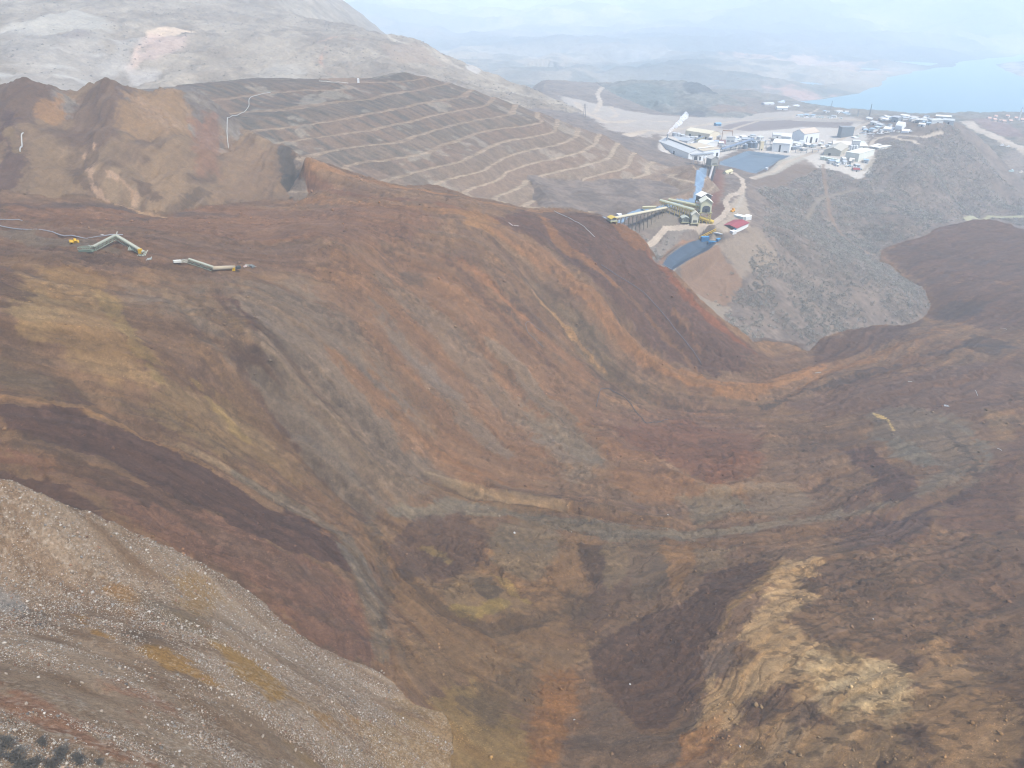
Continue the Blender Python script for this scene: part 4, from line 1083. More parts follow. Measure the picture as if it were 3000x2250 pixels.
# lake
def mat_simple(name, col, rough=.7, metal=0, var=.0, scale=1.0):
    m, nt, b = nodes_of(name)
    b.inputs['Roughness'].default_value = rough; b.inputs['Metallic'].default_value = metal
    c = lin(col)
    tc = nt.nodes.new('ShaderNodeTexCoord'); no = nt.nodes.new('ShaderNodeTexNoise')
    no.inputs['Scale'].default_value = scale; no.inputs['Detail'].default_value = 4
    nt.links.new(tc.outputs['Object'], no.inputs['Vector'])
    rp = nt.nodes.new('ShaderNodeMix'); rp.data_type = 'RGBA'
    rp.inputs[6].default_value = (*[float(v) * (1 - var) for v in c], 1); rp.inputs[7].default_value = (*[min(1, float(v) * (1 + var)) for v in c], 1)
    nt.links.new(no.outputs['Fac'], rp.inputs[0]); nt.links.new(rp.outputs[2], b.inputs['Base Color'])
    return m
M_water = mat_simple('lake_water', (60, 98, 108), .35, 0, .05, .002)
me = bpy.data.meshes.new('lake')
me.from_pydata([(-6000, 2600, 0), (9000, 2600, 0), (12000, 14000, 0), (-6000, 14000, 0)], [], [(0, 1, 2, 3)])
me.materials.append(M_water)
lake = bpy.data.objects.new('lake', me); COL.objects.link(lake); lake['kind'] = 'structure'

# haze: one closed box of even, thin air
def haze():
    bm = bmesh.new()
    bmesh.ops.create_cube(bm, size=1)
    zb, zt = -100.0, 1500.0
    for v in bm.verts:
        v.co = Vector((v.co.x * 64000, v.co.y * 56000 + 18000, zb if v.co.z < 0 else zt))
    me = bpy.data.meshes.new('haze'); bm.to_mesh(me); bm.free()
    m = bpy.data.materials.new('haze_air'); m.use_nodes = True
    nt = m.node_tree
    for n in list(nt.nodes): nt.nodes.remove(n)
    out = nt.nodes.new('ShaderNodeOutputMaterial'); pv = nt.nodes.new('ShaderNodeVolumePrincipled')
    pv.inputs['Color'].default_value = (.80, .92, 1.0, 1)
    pv.inputs['Density'].default_value = HAZE_D
    pv.inputs['Anisotropy'].default_value = 0.0
    nt.links.new(pv.outputs[0], out.inputs['Volume'])
    me.materials.append(m)
    o = bpy.data.objects.new('haze', me); COL.objects.link(o); o['kind'] = 'stuff'
    m.cycles.homogeneous_volume = True
    return o
HAZE_D = 0.000185
haze()
# ------------------------------------------------------------------ small mesh builder
class MB:
    def __init__(self): self.v = []; self.f = []
    def add(self, vs, fs):
        n = len(self.v); self.v += [tuple(p) for p in vs]; self.f += [tuple(i + n for i in f) for f in fs]; return self
    def box(self, x0, x1, y0, y1, z0, z1):
        return self.add([(x0,y0,z0),(x1,y0,z0),(x1,y1,z0),(x0,y1,z0),(x0,y0,z1),(x1,y0,z1),(x1,y1,z1),(x0,y1,z1)],
                        [(3,2,1,0),(4,5,6,7),(0,1,5,4),(1,2,6,5),(2,3,7,6),(3,0,4,7)])
    def prism(self, poly, y0, y1):          # polygon in xz, extruded along y
        n = len(poly)
        vs = [(x, y0, z) for x, z in poly] + [(x, y1, z) for x, z in poly]
        fs = [tuple(range(n)), tuple(range(2 * n - 1, n - 1, -1))]
        for i in range(n):
            j = (i + 1) % n; fs.append((i, i + n, j + n, j))
        return self.add(vs, fs)
    def prismx(self, poly, x0, x1):         # polygon in yz, extruded along x
        n = len(poly)
        vs = [(x0, y, z) for y, z in poly] + [(x1, y, z) for y, z in poly]
        fs = [tuple(range(n - 1, -1, -1)), tuple(range(n, 2 * n))]
        for i in range(n):
            j = (i + 1) % n; fs.append((i, j, j + n, i + n))
        return self.add(vs, fs)
    def cyl(self, x, y, z0, z1, r, n=16, r1=None):
        r1 = r if r1 is None else r1
        vs = [(x + r * math.cos(2 * math.pi * i / n), y + r * math.sin(2 * math.pi * i / n), z0) for i in range(n)]
        vs += [(x + r1 * math.cos(2 * math.pi * i / n), y + r1 * math.sin(2 * math.pi * i / n), z1) for i in range(n)]
        fs = [tuple(range(n - 1, -1, -1)), tuple(range(n, 2 * n))] + [(i, (i + 1) % n, (i + 1) % n + n, i + n) for i in range(n)]
        return self.add(vs, fs)
    def bar(self, p, q, w, h=None):
        p, q = Vector(p), Vector(q); h = h or w
        d = (q - p)
        if d.length < 1e-6: return self
        d.normalize()
        s = d.cross(Vector((0, 0, 1)))
        s = Vector((1, 0, 0)) if s.length < 1e-3 else s.normalized()
        t = s.cross(d)
        vs = []
        for c in (p, q):
            for a, b in ((-1, -1), (1, -1), (1, 1), (-1, 1)):
                vs.append(c + s * a * w / 2 + t * b * h / 2)
        return self.add(vs, [(3,2,1,0),(4,5,6,7),(0,1,5,4),(1,2,6,5),(2,3,7,6),(3,0,4,7)])
    def tube(self, pts, r, n=8):
        pts = [Vector(p) for p in pts]; rings = []
        for i, p in enumerate(pts):
            d = (pts[min(i + 1, len(pts) - 1)] - pts[max(i - 1, 0)]).normalized()
            s = d.cross(Vector((0, 0, 1))); s = Vector((1, 0, 0)) if s.length < 1e-3 else s.normalized()
            t = s.cross(d)
            rings.append([p + s * r * math.cos(2 * math.pi * k / n) + t * r * math.sin(2 * math.pi * k / n) for k in range(n)])
        vs = [v for rg in rings for v in rg]; fs = []
        for i in range(len(rings) - 1):
            for k in range(n):
                a = i * n + k; b = i * n + (k + 1) % n
                fs.append((a, b, b + n, a + n))
        fs.append(tuple(range(n - 1, -1, -1))); fs.append(tuple(range(len(vs) - n, len(vs))))
        return self.add(vs, fs)
    def build(self, name, mat, parent=None, smooth=False):
        me = bpy.data.meshes.new(name); me.from_pydata(self.v, [], self.f); me.update()
        bm = bmesh.new(); bm.from_mesh(me); bmesh.ops.recalc_face_normals(bm, faces=bm.faces); bm.to_mesh(me); bm.free()
        if smooth: me.polygons.foreach_set('use_smooth', [True] * len(me.polygons))
        me.materials.append(mat)
        o = bpy.data.objects.new(name, me); COL.objects.link(o)
        if parent: o.parent = parent
        return o
def thing(name, label, cat, loc, rz=0, group=None):
    o = bpy.data.objects.new(name, None); COL.objects.link(o)
    o.location = loc; o.rotation_euler = (0, 0, rz); o.empty_display_size = 2
    return tag(o, label, cat, group)
_mc = {}
def M(col, rough=.7, var=.1, scale=.25):
    k = (tuple(col), rough)
    if k not in _mc: _mc[k] = mat_simple('paint_%d_%d_%d' % tuple(col), tuple(255 * ((np.array(col) / 255.) * .84)), rough, 0, var, scale)
    return _mc[k]
WHITE, CREAM, GREYW, TAN, STEEL, DARK = (226,226,220), (220,210,178), (196,198,196), (184,170,146), (130,136,140), (44,46,50)
RED_, BLUE_, YEL, GRN = (132,52,54), (62,116,156), (206,164,40), (120,136,110)

def frame3(a, b, c=None, depth=None):
    A, B = on_ground(*a), on_ground(*b)
    if 1900 < a[0] < 2590 and 390 < a[1] < 482 and 390 < b[1] < 482:      # the plant stands on one level terrace
        A, B = Vector(PH(*a, 243)), Vector(PH(*b, 243))
        if c is not None: c = PH(*c, 243)
    else:
        ra, rb = A.xy.length, B.xy.length
        if max(ra, rb) > 1.05 * min(ra, rb):
            r_ = min(ra, rb); A, B = Vector(PR(*a, r_)), Vector(PR(*b, r_))
    A2, B2 = Vector((A.x, A.y)), Vector((B.x, B.y))
    u = B2 - A2; L = u.length; u /= L
    n = Vector((-u.y, u.x))
    if n.dot(A2) < 0: n = -n            # away from the camera
    if c is not None:
        Cc = Vector(c) if len(c) == 3 else on_ground(*c); depth = max(6, abs((Vector((Cc.x, Cc.y)) - B2).dot(n)))
    mid = (A2 + B2) / 2 + n * depth / 2
    z = min(A.z, B.z)
    zz = [ground_z(*(mid + u * s * L / 2 + n * t * depth / 2)) for s in (-1, 1) for t in (-1, 1)]
    z = sorted(zz)[1] * .5 + z * .5
    return Vector((mid.x, mid.y, z)), math.atan2(u.y, u.x), L, depth
def building(name, label, cat, a, b, h, c=None, depth=None, roof='gable', rh=3, wall=WHITE, roofc=GREYW, doors=(), wins=0, vent=False, group=None, axis='x', skylight=False):
    loc, rz, L, D = frame3(a, b, c, depth)
    t = thing(name, label, cat, loc, rz, group)
    x, y = L / 2, D / 2
    w = MB()
    if roof == 'gable' and axis == 'x':
        w.prismx([(-y, -3), (y, -3), (y, h), (0, h + rh), (-y, h)], -x, x)
    elif roof == 'gable':
        w.prism([(-x, -3), (x, -3), (x, h), (0, h + rh), (-x, h)], -y, y)
    else:
        w.box(-x, x, -y, y, -3, h)
    for k in range(int(L // 6)):                       # cladding ribs
        xx = -x + 3 + 6 * k
        w.box(xx, xx + .3, -y - .12, -y + .05, -1, h - .3)
    w.build('wall', M(wall), t)
    r = MB(); o = .6; tk = .35
    if roof == 'gable' and axis == 'x':
        k = rh / y
        r.prismx([(-y - o, h - o * k + .02), (0, h + rh + .02), (y + o, h - o * k + .02), (y + o, h - o * k + tk), (0, h + rh + tk), (-y - o, h - o * k + tk)], -x - o, x + o)
    elif roof == 'gable':
        k = rh / x
        r.prism([(-x - o, h - o * k + .02), (0, h + rh + .02), (x + o, h - o * k + .02), (x + o, h - o * k + tk), (0, h + rh + tk), (-x - o, h - o * k + tk)], -y - o, y + o)
    elif roof == 'shed':
        r.prismx([(-y - o, h + .02), (y + o, h + rh), (y + o, h + rh + tk), (-y - o, h + tk + .02)], -x - o, x + o)
    elif roof == 'arch':
        n = 10
        pts = [(-y + 2 * y * i / n, h + .02 + rh * math.sin(math.pi * i / n)) for i in range(n + 1)]
        r.prismx(pts, -x, x)
    else:
        r.box(-x - .3, x + .3, -y - .3, y + .3, h + .01, h + .5)
    rr_ = r.build('roof', M(roofc), t)
    if vent:
        v = MB()
        v.box(-x * .92, x * .92, -1.3, 1.3, h + rh + .1, h + rh + 1.6)
        v.build('ridge_vent', M((120, 122, 122)), rr_)
    if skylight:
        v = MB(); v.box(-x * .9, x * .9, -y * .5, -y * .35, h + rh * .5 + tk, h + rh * .5 + tk + .7); v.build('skylight', M(WHITE), rr_)
    for (px_, w_, h_) in doors:
        if w_ > 0:
            MB().box(px_ * x - w_ / 2, px_ * x + w_ / 2, -y - .25, -y - .13, 0, h_).build('door', M(DARK), t)
        else:
            MB().box(x + .05, x + .2, px_ * y + w_ / 2, px_ * y - w_ / 2, 0, h_).build('door', M(DARK), t)
    if wins:
        zz = h * .62
        for k in range(wins):
            xx = -x + (k + .5) * L / wins
            MB().box(xx - L / wins * .3, xx + L / wins * .3, -y - .25, -y - .13, zz, zz + min(1.6, h * .2)).build('window', M((90, 104, 116), .3), t)
    return t

# ------------------------------------------------------------------ the plant
building('warehouse', 'long white shed with a ridge vent nearest the terraced hill, beside the conveyor bridge', 'warehouse', (1926,440), (2015,477), 13, c=(2037,466), rh=5, wall=(222,224,222), roofc=(190,192,190), vent=True, doors=((.1,5,7),(-.5,3,5),(.0,-6,8),(.6,-3,6)))
building('warehouse', 'white shed with a tan strip along its roof, just left of the square pond', 'warehouse', (2058,464), (2107,457), 12, c=(2100,436), rh=3, roof='shed', wall=(226,230,232), roofc=(186,172,148), wins=0, doors=((.7,5,6),), skylight=True)
building('white_hall', 'low white hall behind the two big sheds left of the pond', 'hall', (2020,432), (2062,438), 8, c=(2078,424), rh=2.5, wall=(218,218,214), roofc=(206,206,202), doors=((0,4,4),))
building('process_building', 'grey white building with small stacks under the steam plume', 'building', (1953,428), (2012,434), 8, c=(2024,424), roof='flat', wall=(188,190,192), roofc=(160,164,166), doors=((.3,4,5),(-.4,3,4)))
building('process_hall', 'large cream hall at the back of the plant near the haul road', 'building', (2007,397), (2078,408), 11, c=(2092,400), rh=4, wall=(226,214,184), roofc=(206,196,168), doors=((.2,6,7),(-.6,5,6),(.7,4,5)))
building('silo_tower', 'tall white square tower under the orange gantry in the middle of the plant', 'tower', (2125,434), (2149,435), 20, depth=13, roof='flat', wall=(206,206,202), roofc=(170,170,166), wins=2, doors=((.3,3,4),))
building('annex', 'short white annex at the foot of the tall square tower', 'annex', (2150,430), (2162,430), 9, depth=11, roof='flat', wall=(210,210,206), roofc=(190,190,186), doors=((0,3,3),))
building('tower', 'narrow cream tower standing at the top edge of the square pond', 'tower', (2226,441), (2236,441), 15, depth=7, roof='flat', wall=(226,208,170), roofc=(190,180,150), doors=((0,2,3),))
building('mill_building', 'white block with a dark slot at the top right corner of the square pond', 'building', (2260,443), (2311,447), 15, c=(2316,434), rh=3, wall=(230,230,226), roofc=(214,212,204), doors=((-.1,3,12),(.6,6,2)))
building('mill_building', 'taller white gabled building directly behind the block with the dark slot', 'building', (2284,430), (2312,432), 19, depth=20, rh=4, wall=(224,224,218), roofc=(210,206,196), wins=3)
building('shed', 'low white gabled shed in the back row between the plant and the dark bank', 'shed', (2264,401), (2291,402), 6, depth=16, rh=3, doors=((0,3,3),))
building('shed', 'white low shed right of the gabled mill building', 'shed', (2318,428), (2345,432), 6, depth=18, rh=2, wall=(216,216,212), doors=((0,4,4),))
building('shed', 'grey shed on legs beside the road above the mill building', 'shed', (2322,440), (2350,436), 5, depth=8, roof='flat', wall=(120,128,136), roofc=(150,156,160), wins=3)
building('store_hall', 'very big hall with white walls and a wide tan roof mid plant', 'hall', (2352,423), (2396,416), 19, c=(2440,398), rh=7, wall=(228,230,230), roofc=(190,174,156), doors=((.0,6,12),(.75,5,8),(-.6,2,14)))
building('grey_tower', 'dark grey windowless box tower right of the big tan roofed hall', 'tower', (2461,409), (2497,409), 21, depth=17, roof='flat', wall=(120,126,130), roofc=(136,140,142), doors=((.5,3,4),))
building('wide_shed', 'wide shed with a pale roof in front of the dark grey tower', 'shed', (2438,437), (2494,440), 7, depth=34, rh=4, wall=(206,200,190), roofc=(206,198,186), doors=((0,5,5),))
building('plant_shed', 'beige gabled building with a grey beige roof beside a row of small tanks', 'building', (2412,458), (2460,463), 10, c=(2472,446), rh=5, axis='y', wall=(190,184,166), roofc=(176,170,156), doors=((-.3,4,5),))
building('plant_hall', 'pale cream hall with pipework on its roof at the lower right of the plant', 'hall', (2474,468), (2513,474), 12, c=(2524,456), roof='flat', wall=(222,222,208), roofc=(212,212,200), doors=((.2,5,3),))
building('plant_tower', 'slim pale tower behind the cream hall with roof pipework', 'tower', (2492,448), (2514,449), 19, depth=10, roof='flat', wall=(196,198,196), roofc=(206,206,204), wins=2)
for i, (a, b, lab) in enumerate([((2516,440),(2540,441),'leftmost of the three pale flat sheds near the fence road'), ((2543,441),(2556,443),'middle of the three pale flat sheds near the fence road'), ((2558,443),(2572,446),'rightmost of the three pale flat sheds near the fence road')]):
    building('flat_shed', lab, 'shed', a, b, 5, depth=30, roof='shed', rh=1.5, wall=(216,212,200), roofc=(222,218,208), group='pale flat sheds near the fence road', doors=((0,3,3),))
building('long_shed', 'long narrow shed with a green grey roof right of the dark grey tower', 'shed', (2510,414), (2553,417), 4, depth=7, rh=1.5, wall=(180,186,176), roofc=(150,166,152), doors=((.5,3,3),))
building('hut', 'small hut with a dark red roof at the lower tip of the plant yard', 'hut', (2500,502), (2518,505), 3.5, depth=9, rh=2, wall=(210,206,200), roofc=(140,58,58), doors=((0,2,2.5),))
for a, b, h, lab in [((2585,384),(2614,382),7,'wide white domed tent at the left of the camp'), ((2620,381),(2641,380),14,'tallest white domed tent in the camp'), ((2640,389),(2661,390),6,'low white domed tent at the right of the camp')]:
    building('tent', lab, 'tent', a, b, h * .55, depth=16, roof='arch', rh=h * .45, wall=(232,232,230), roofc=(236,236,234), group='white tents of the camp')
for a, b, h, d, wc, rc, lab in [
    ((2728,364),(2762,362),6,20,GREYW,(184,186,180),'left one of the large grey roofed halls on the ridge top'),
    ((2760,357),(2795,360),6,22,GREYW,(176,180,178),'right one of the large grey roofed halls on the ridge top'),
    ((2740,346),(2786,345),6,14,(206,206,200),(216,216,208),'long pale hall highest on the ridge, against the lake'),
    ((2610,358),(2630,357),9,14,(150,156,160),(176,180,182),'grey house with a dark end wall just above the tall tent'),
    ((2548,366),(2566,366),5,10,WHITE,(206,206,204),'small white hut at the left edge of the camp'),
    ((2566,372),(2582,374),5,12,GREYW,(190,192,192),'small grey hut left of the wide white tent'),
    ((2592,350),(2612,349),5,10,GREYW,(212,210,206),'pale hut by the lake side of the camp'),
    ((2636,345),(2660,345),5,10,WHITE,(226,226,222),'white roofed hut nearest the lake'),
    ((2664,350),(2684,351),5,12,GREYW,(200,196,190),'grey roofed hut between the camp and the ridge halls'),
    ((2692,360),(2716,361),5,14,GREYW,(196,196,192),'flat grey hut left of the large ridge halls'),
    ((2690,370),(2708,372),4,9,WHITE,(214,212,206),'small white hut below the flat grey hut'),
    ((2478,396),(2500,397),4,10,WHITE,(214,212,206),'white hut behind the dark grey tower'),
    ((2536,350),(2552,350),4,9,WHITE,(220,218,212),'tiny white hut at the bend of the camp road'),
    ((2276,322),(2307,323),6,24,WHITE,(228,228,226),'white open shed far off at the lake end of the haul road'),
    ((2240,308),(2268,308),5,18,(206,206,206),(200,204,208),'grey roofed far shed left of the white open shed'),
    ((2312,312),(2342,312),5,16,(210,210,210),(196,200,204),'long low shed right of the white open shed'),
    ((2270,302),(2300,301),5,14,(200,204,210),(170,180,190),'blue grey roofed shed behind the white open shed'),
    ((2098,369),(2113,369),5,10,BLUE_,(112,160,186),'small bright blue hut alone by the haul road'),
    ((2128,511),(2146,509),4,6,CREAM,(200,192,150),'cream hut by the bend of the track under the square pond'),
    ((2200,520-92),(2216,428),7,10,GREYW,(180,184,186),'grey pump house above the left half of the square pond'),
    ((2172,420),(2196,421),9,12,(150,156,162),(160,166,170),'dark grey pipe rack building right of the tall square tower')]:
    building('hut' if h < 5 else 'shed', lab, 'hut' if h < 5 else 'shed', a, b, h, depth=d, rh=2, wall=wc, roofc=rc, doors=((.1, 3, 3),))

rq = random.Random(21)
CL = [('in the crowded left half of the plant', 2070, 2240, 402, 428, 26), ('between the wide tan hall and the cream hall', 2330, 2440, 424, 446, 14), ('on the pads left of the camp', 2500, 2590, 378, 432, 20), ('around the tents of the camp', 2560, 2720, 346, 372, 22), ('in the lower yard of the plant', 2420, 2530, 474, 492, 12), ('behind the dark bank by the haul road', 2330, 2480, 330, 346, 12)]
for lab, xa, xb, ya, yb, n in CL:
    for i in range(n):
        X_, Y_ = rq.uniform(xa, xb), rq.uniform(ya, yb); w_ = rq.uniform(5, 15)
        building('store', 'small pale store or cabin ' + lab, 'store', (X_, Y_), (X_ + w_, Y_ + rq.uniform(-1.2, 1.2)), rq.uniform(2.6, 6.5), depth=rq.uniform(5, 14), roof=rq.choice(['gable', 'flat', 'shed']), rh=1.2,
                 wall=rq.choice([(214,214,210),(196,198,196),(206,200,186),(160,168,172),(226,226,222)]), roofc=rq.choice([(222,222,218),(196,200,200),(170,176,178),(206,198,184),(150,172,186)]), doors=((0, 1.6, 2.2),), group='small stores ' + lab)
def pipe_rack(a, b, lab):
    A, B = Vector(PH(*a, 243)), Vector(PH(*b, 243)); t = thing('pipe_rack', lab, 'pipe rack', A); Q = B - A; n = max(2, int(Q.length / 9))
    s = Vector((-Q.y, Q.x, 0)).normalized()
    for j in range(n + 1):
        c = Q * (j / n); MB().bar(c - s * 2 - Vector((0, 0, 1)), c - s * 2 + Vector((0, 0, 8)), .5).bar(c + s * 2 - Vector((0, 0, 1)), c + s * 2 + Vector((0, 0, 8)), .5).bar(c - s * 2 + Vector((0, 0, 7)), c + s * 2 + Vector((0, 0, 7)), .4).build('frame', M((120,130,140)), t)
    for k in (-1.4, -.4, .7, 1.5): MB().tube([s * k + Vector((0, 0, 7.6)), Q + s * k + Vector((0, 0, 7.6))], .4, 8).build('pipe', M(((170,176,180), (140,120,116), (190,190,180), (110,130,150))[int(k + 2)]), t)
pipe_rack((2110, 440), (2180, 436), 'pipe rack in front of the tall square tower')
pipe_rack((2150, 424), (2256, 424), 'long pipe rack behind the blue grey tanks')
pipe_rack((1960, 424), (2050, 430), 'pipe rack by the steam chimney')
pipe_rack((2230, 432), (2258, 436), 'short pipe rack left of the mill building')
pipe_rack((2330, 446), (2412, 452), 'pipe rack left of the beige gabled building')
def tank(px, py, rad, h, lab, col=STEEL, group='tanks of the plant', open_top=False):
    p = Vector(PH(px, py, 243)); p.z = ground_z(p.x, p.y)
    t = thing('tank', lab, 'tank', p, 0, group)
    MB().cyl(0, 0, -2, h, rad, 24).build('shell', M(col, .45), t, False)
    if open_top:
        MB().cyl(0, 0, h + .02, h + .25, rad * .93, 24).build('liquid', M((60, 66, 74), .2), t)
        MB().box(-rad, rad, -.5, .5, h + .5, h + 1.3).build('walkway', M((150, 140, 110)), t)
    else:
        MB().cyl(0, 0, h + .01, h + .9, rad * 1.01, 24, rad * .15).build('roof', M(tuple(min(255, c + 14) for c in col)), t)
    MB().bar((rad + .3, 0, 0), (rad + .3, 0, h), .5).build('ladder', M((120, 120, 116)), t)
tank(2215, 414, 13, 4, 'widest open round tank with dark liquid above the pond', (120,126,134), open_top=True)
tank(2272, 409, 9, 4, 'smaller open round tank right of the widest one', (130,124,130), open_top=True)
for i, (x, y) in enumerate([(2188,424),(2197,426),(2206,427),(2192,431),(2201,433),(2211,434),(2183,436)]):
    tank(x, y, 4.2, 8 + (i % 3), 'blue grey tank in the cluster between the tall square tower and the pond', (112,124,136))
for i, x in enumerate(range(2406, 2456, 8)):
    tank(x, 470 + (x - 2406) * .12, 2.6, 5, 'small pale green tank in the row below the beige gabled building', (186,196,184), 'row of small pale tanks')
for x, y, c in [(1985,412,(190,194,196)),(1998,414,(176,180,182)),(1974,416,(160,166,170)),(2012,417,(190,190,186)),(2027,414,(170,176,180)),(2038,412,(186,186,180))]:
    tank(x, y, 4.5, 7, 'pale process tank between the steam plume and the cream hall', c, 'tanks near the steam plume')
for x in (2488, 2496, 2504):
    tank(x, 458, 2.0, 15, 'pale vertical vessel rising out of the cream hall roof', (206,208,206), 'vessels at the cream hall')

# ore pile, gantry
def pile(a, b, h, col, lab):
    A, B = on_ground(*a), on_ground(*b); c = (A + B) / 2; R_ = (B - A).length / 2
    m = MB(); rng = random.Random(3)
    n = 20; rings = [(1, 0), (.8, .25), (.5, .62), (.2, .93)]
    vs = []
    for k, zz in rings:
        for i in range(n):
            w = 1 + rng.uniform(-.07, .07)
            vs.append((R_ * k * w * math.cos(i * 2 * math.pi / n), R_ * .6 * k * w * math.sin(i * 2 * math.pi / n), -.5 + h * zz))
    vs.append((0, 0, h))
    fs = []
    for r_ in range(3):
        for i in range(n): fs.append((r_ * n + i, r_ * n + (i + 1) % n, (r_ + 1) * n + (i + 1) % n, (r_ + 1) * n + i))
    for i in range(n): fs.append((3 * n + i, 3 * n + (i + 1) % n, 4 * n))
    m.add(vs, fs)
    o = m.build('ore_pile', M(col, .9, .2, .4), None, True); o.location = c
    tag(o, lab, 'ore pile')
pile((2158,405), (2192,405), 6, (168,104,100), 'red ore pile right of the orange gantry')
pile((2066,424), (2100,427), 7, (140,108,112), 'mauve ore pile left of the tall square tower')
pile((2100,418), (2124,420), 6, (128,96,100), 'dark mauve ore pile just under the orange gantry')
def gantry():
    A, B = on_ground(2114, 410), on_ground(2143, 412)
    u = (B - A); L = u.length
    t = thing('gantry', 'orange brown overhead gantry above the tall square tower', 'gantry', A, math.atan2(u.y, u.x))
    MB().box(0, L, -1, 1, 17, 19).build('beam', M((176,132,96)), t)
    for x in (0, L):
        MB().bar((x, -3, -1), (x, 0, 17), 1.0).bar((x, 3, -1), (x, 0, 17), 1.0).bar((x, -2, 5), (x, 2, 5), .6).build('leg', M((150,120,96)), t)
gantry()

def conveyor(name, lab, p, q, hp, hq, w=3.0, col=(176,176,150), cover=True, legs=6, legc=(170,160,110), dark=False, truss=False, cat='conveyor'):
    P, Q = on_ground(*p) if not isinstance(p, Vector) else p, on_ground(*q) if not isinstance(q, Vector) else q
    P = P + Vector((0, 0, hp)); Q = Q + Vector((0, 0, hq))
    base = Vector((P.x, P.y, P.z - hp))
    t = thing(name, lab, cat, base)
    P -= base; Q -= base
    g = MB()
    d = (Q - P).normalized()
    if cover:
        s = d.cross(Vector((0, 0, 1))).normalized(); up = s.cross(d)
        n = 10; vs = []
        for c in (P, Q):
            for k in range(n + 1):
                a = math.pi * k / n
                vs.append(c + s * math.cos(a) * w / 2 + up * math.sin(a) * w * .42)
        fs = [(k, k + 1, k + n + 2, k + n + 1) for k in range(n)] + [tuple(range(n, -1, -1)), tuple(range(n + 1, 2 * n + 2)), (0, n + 1, 2 * n + 1, n)]
        g.add(vs, fs)
        g.build('cover', M(col), t)
    else:
        g.bar(P + Vector((0, 0, .9)), Q + Vector((0, 0, .9)), w * .7, .25); g.build('belt', M(DARK), t)
    b = MB()
    s = d.cross(Vector((0, 0, 1))).normalized()
    for k in (-1, 1):
        b.bar(P + s * k * w * .55 - Vector((0, 0, .3)), Q + s * k * w * .55 - Vector((0, 0, .3)), .4, .5)
        b.bar(P + s * k * w * .55 - Vector((0, 0, 1.9)), Q + s * k * w * .55 - Vector((0, 0, 1.9)), .3, .35)
        n = max(2, int((Q - P).length / 4))
        for i in range(n):
            f0, f1 = i / n, (i + 1) / n
            a0, a1 = P.lerp(Q, f0) + s * k * w * .55, P.lerp(Q, f1) + s * k * w * .55
            b.bar(a0 - Vector((0, 0, .3)), a1 - Vector((0, 0, 1.9)), .22)
            b.bar(a0 - Vector((0, 0, .3)), a0 - Vector((0, 0, 1.9)), .22)
    b.build('girder', M(legc), t)
    for i in range(legs):
        f = (i + .5) / legs
        c = P.lerp(Q, f); gz_ = ground_z(base.x + c.x, base.y + c.y) - base.z
        if c.z - 2 - gz_ > .6:
            l = MB()
            for k in (-1, 1): l.bar(c + s * k * w * .5 - Vector((0, 0, 1.9)), Vector((c.x, c.y, gz_ - .5)) + s * k * w * .8, .45)
            l.bar(Vector((c.x, c.y, (c.z + gz_) / 2)) - s * w * .6, Vector((c.x, c.y, (c.z + gz_) / 2)) + s * w * .6, .3)
            l.build('leg', M(legc), t)
    return t
LG = (178,182,158)
conveyor('conveyor', 'nearest pale green covered conveyor running down to the small cream tower', (1932,611), (2028,650), 9, 13, 4.2, LG, legs=7, legc=(186,166,84))
conveyor('conveyor', 'pale covered conveyor with yellow frame running into the tall transfer tower', (1958,606), (2048,645), 9, 15, 4.0, (188,186,150), legs=6, legc=(190,166,78))
conveyor('ground_conveyor', 'long low conveyor with pale covers ending at the slide edge', (1795,648), (1950,622), 3, 5, 3.6, (190,182,156), legs=14, legc=(110,104,92))
conveyor('conveyor', 'short open conveyor slanting over the blue channel', (1882,614), (1921,624), 4, 7, 2.2, (210,206,170), legs=3, legc=(196,178,110))
conveyor('conveyor', 'yellow sloping conveyor at the foot of the tall transfer tower', (2048,652), (2089,655), 6, 2, 4, (200,172,70), legs=3, legc=(196,166,60))
conveyor('long_conveyor', 'left conveyor of the pair climbing beside the channel to the pond tower', (2059,590), (2087,498), 3, 5, 3, (176,170,164), cover=True, legs=16, legc=(120,112,104))
conveyor('long_conveyor', 'right conveyor of the pair climbing beside the channel to the pond tower', (2071,590), (2094,498), 3, 5, 2.4, (150,140,134), cover=False, legs=16, legc=(110,100,94))
conveyor('conveyor_bridge', 'high grey conveyor bridge from the long white shed to the pond tower', (2020,482), (2084,489), 13, 20, 4, (142,150,156), legs=4, legc=(130,134,136))
conveyor('conveyor_bridge', 'blue grey inclined gallery rising past the tall square tower', (2112,446), (2203,430), 5, 14, 5, (112,126,146), legs=7, legc=(110,120,130))
conveyor('conveyor_bridge', 'dark short gallery behind the white hall left of the pond', (2034,430), (2060,412), 12, 8, 4, (96,106,120), legs=3)

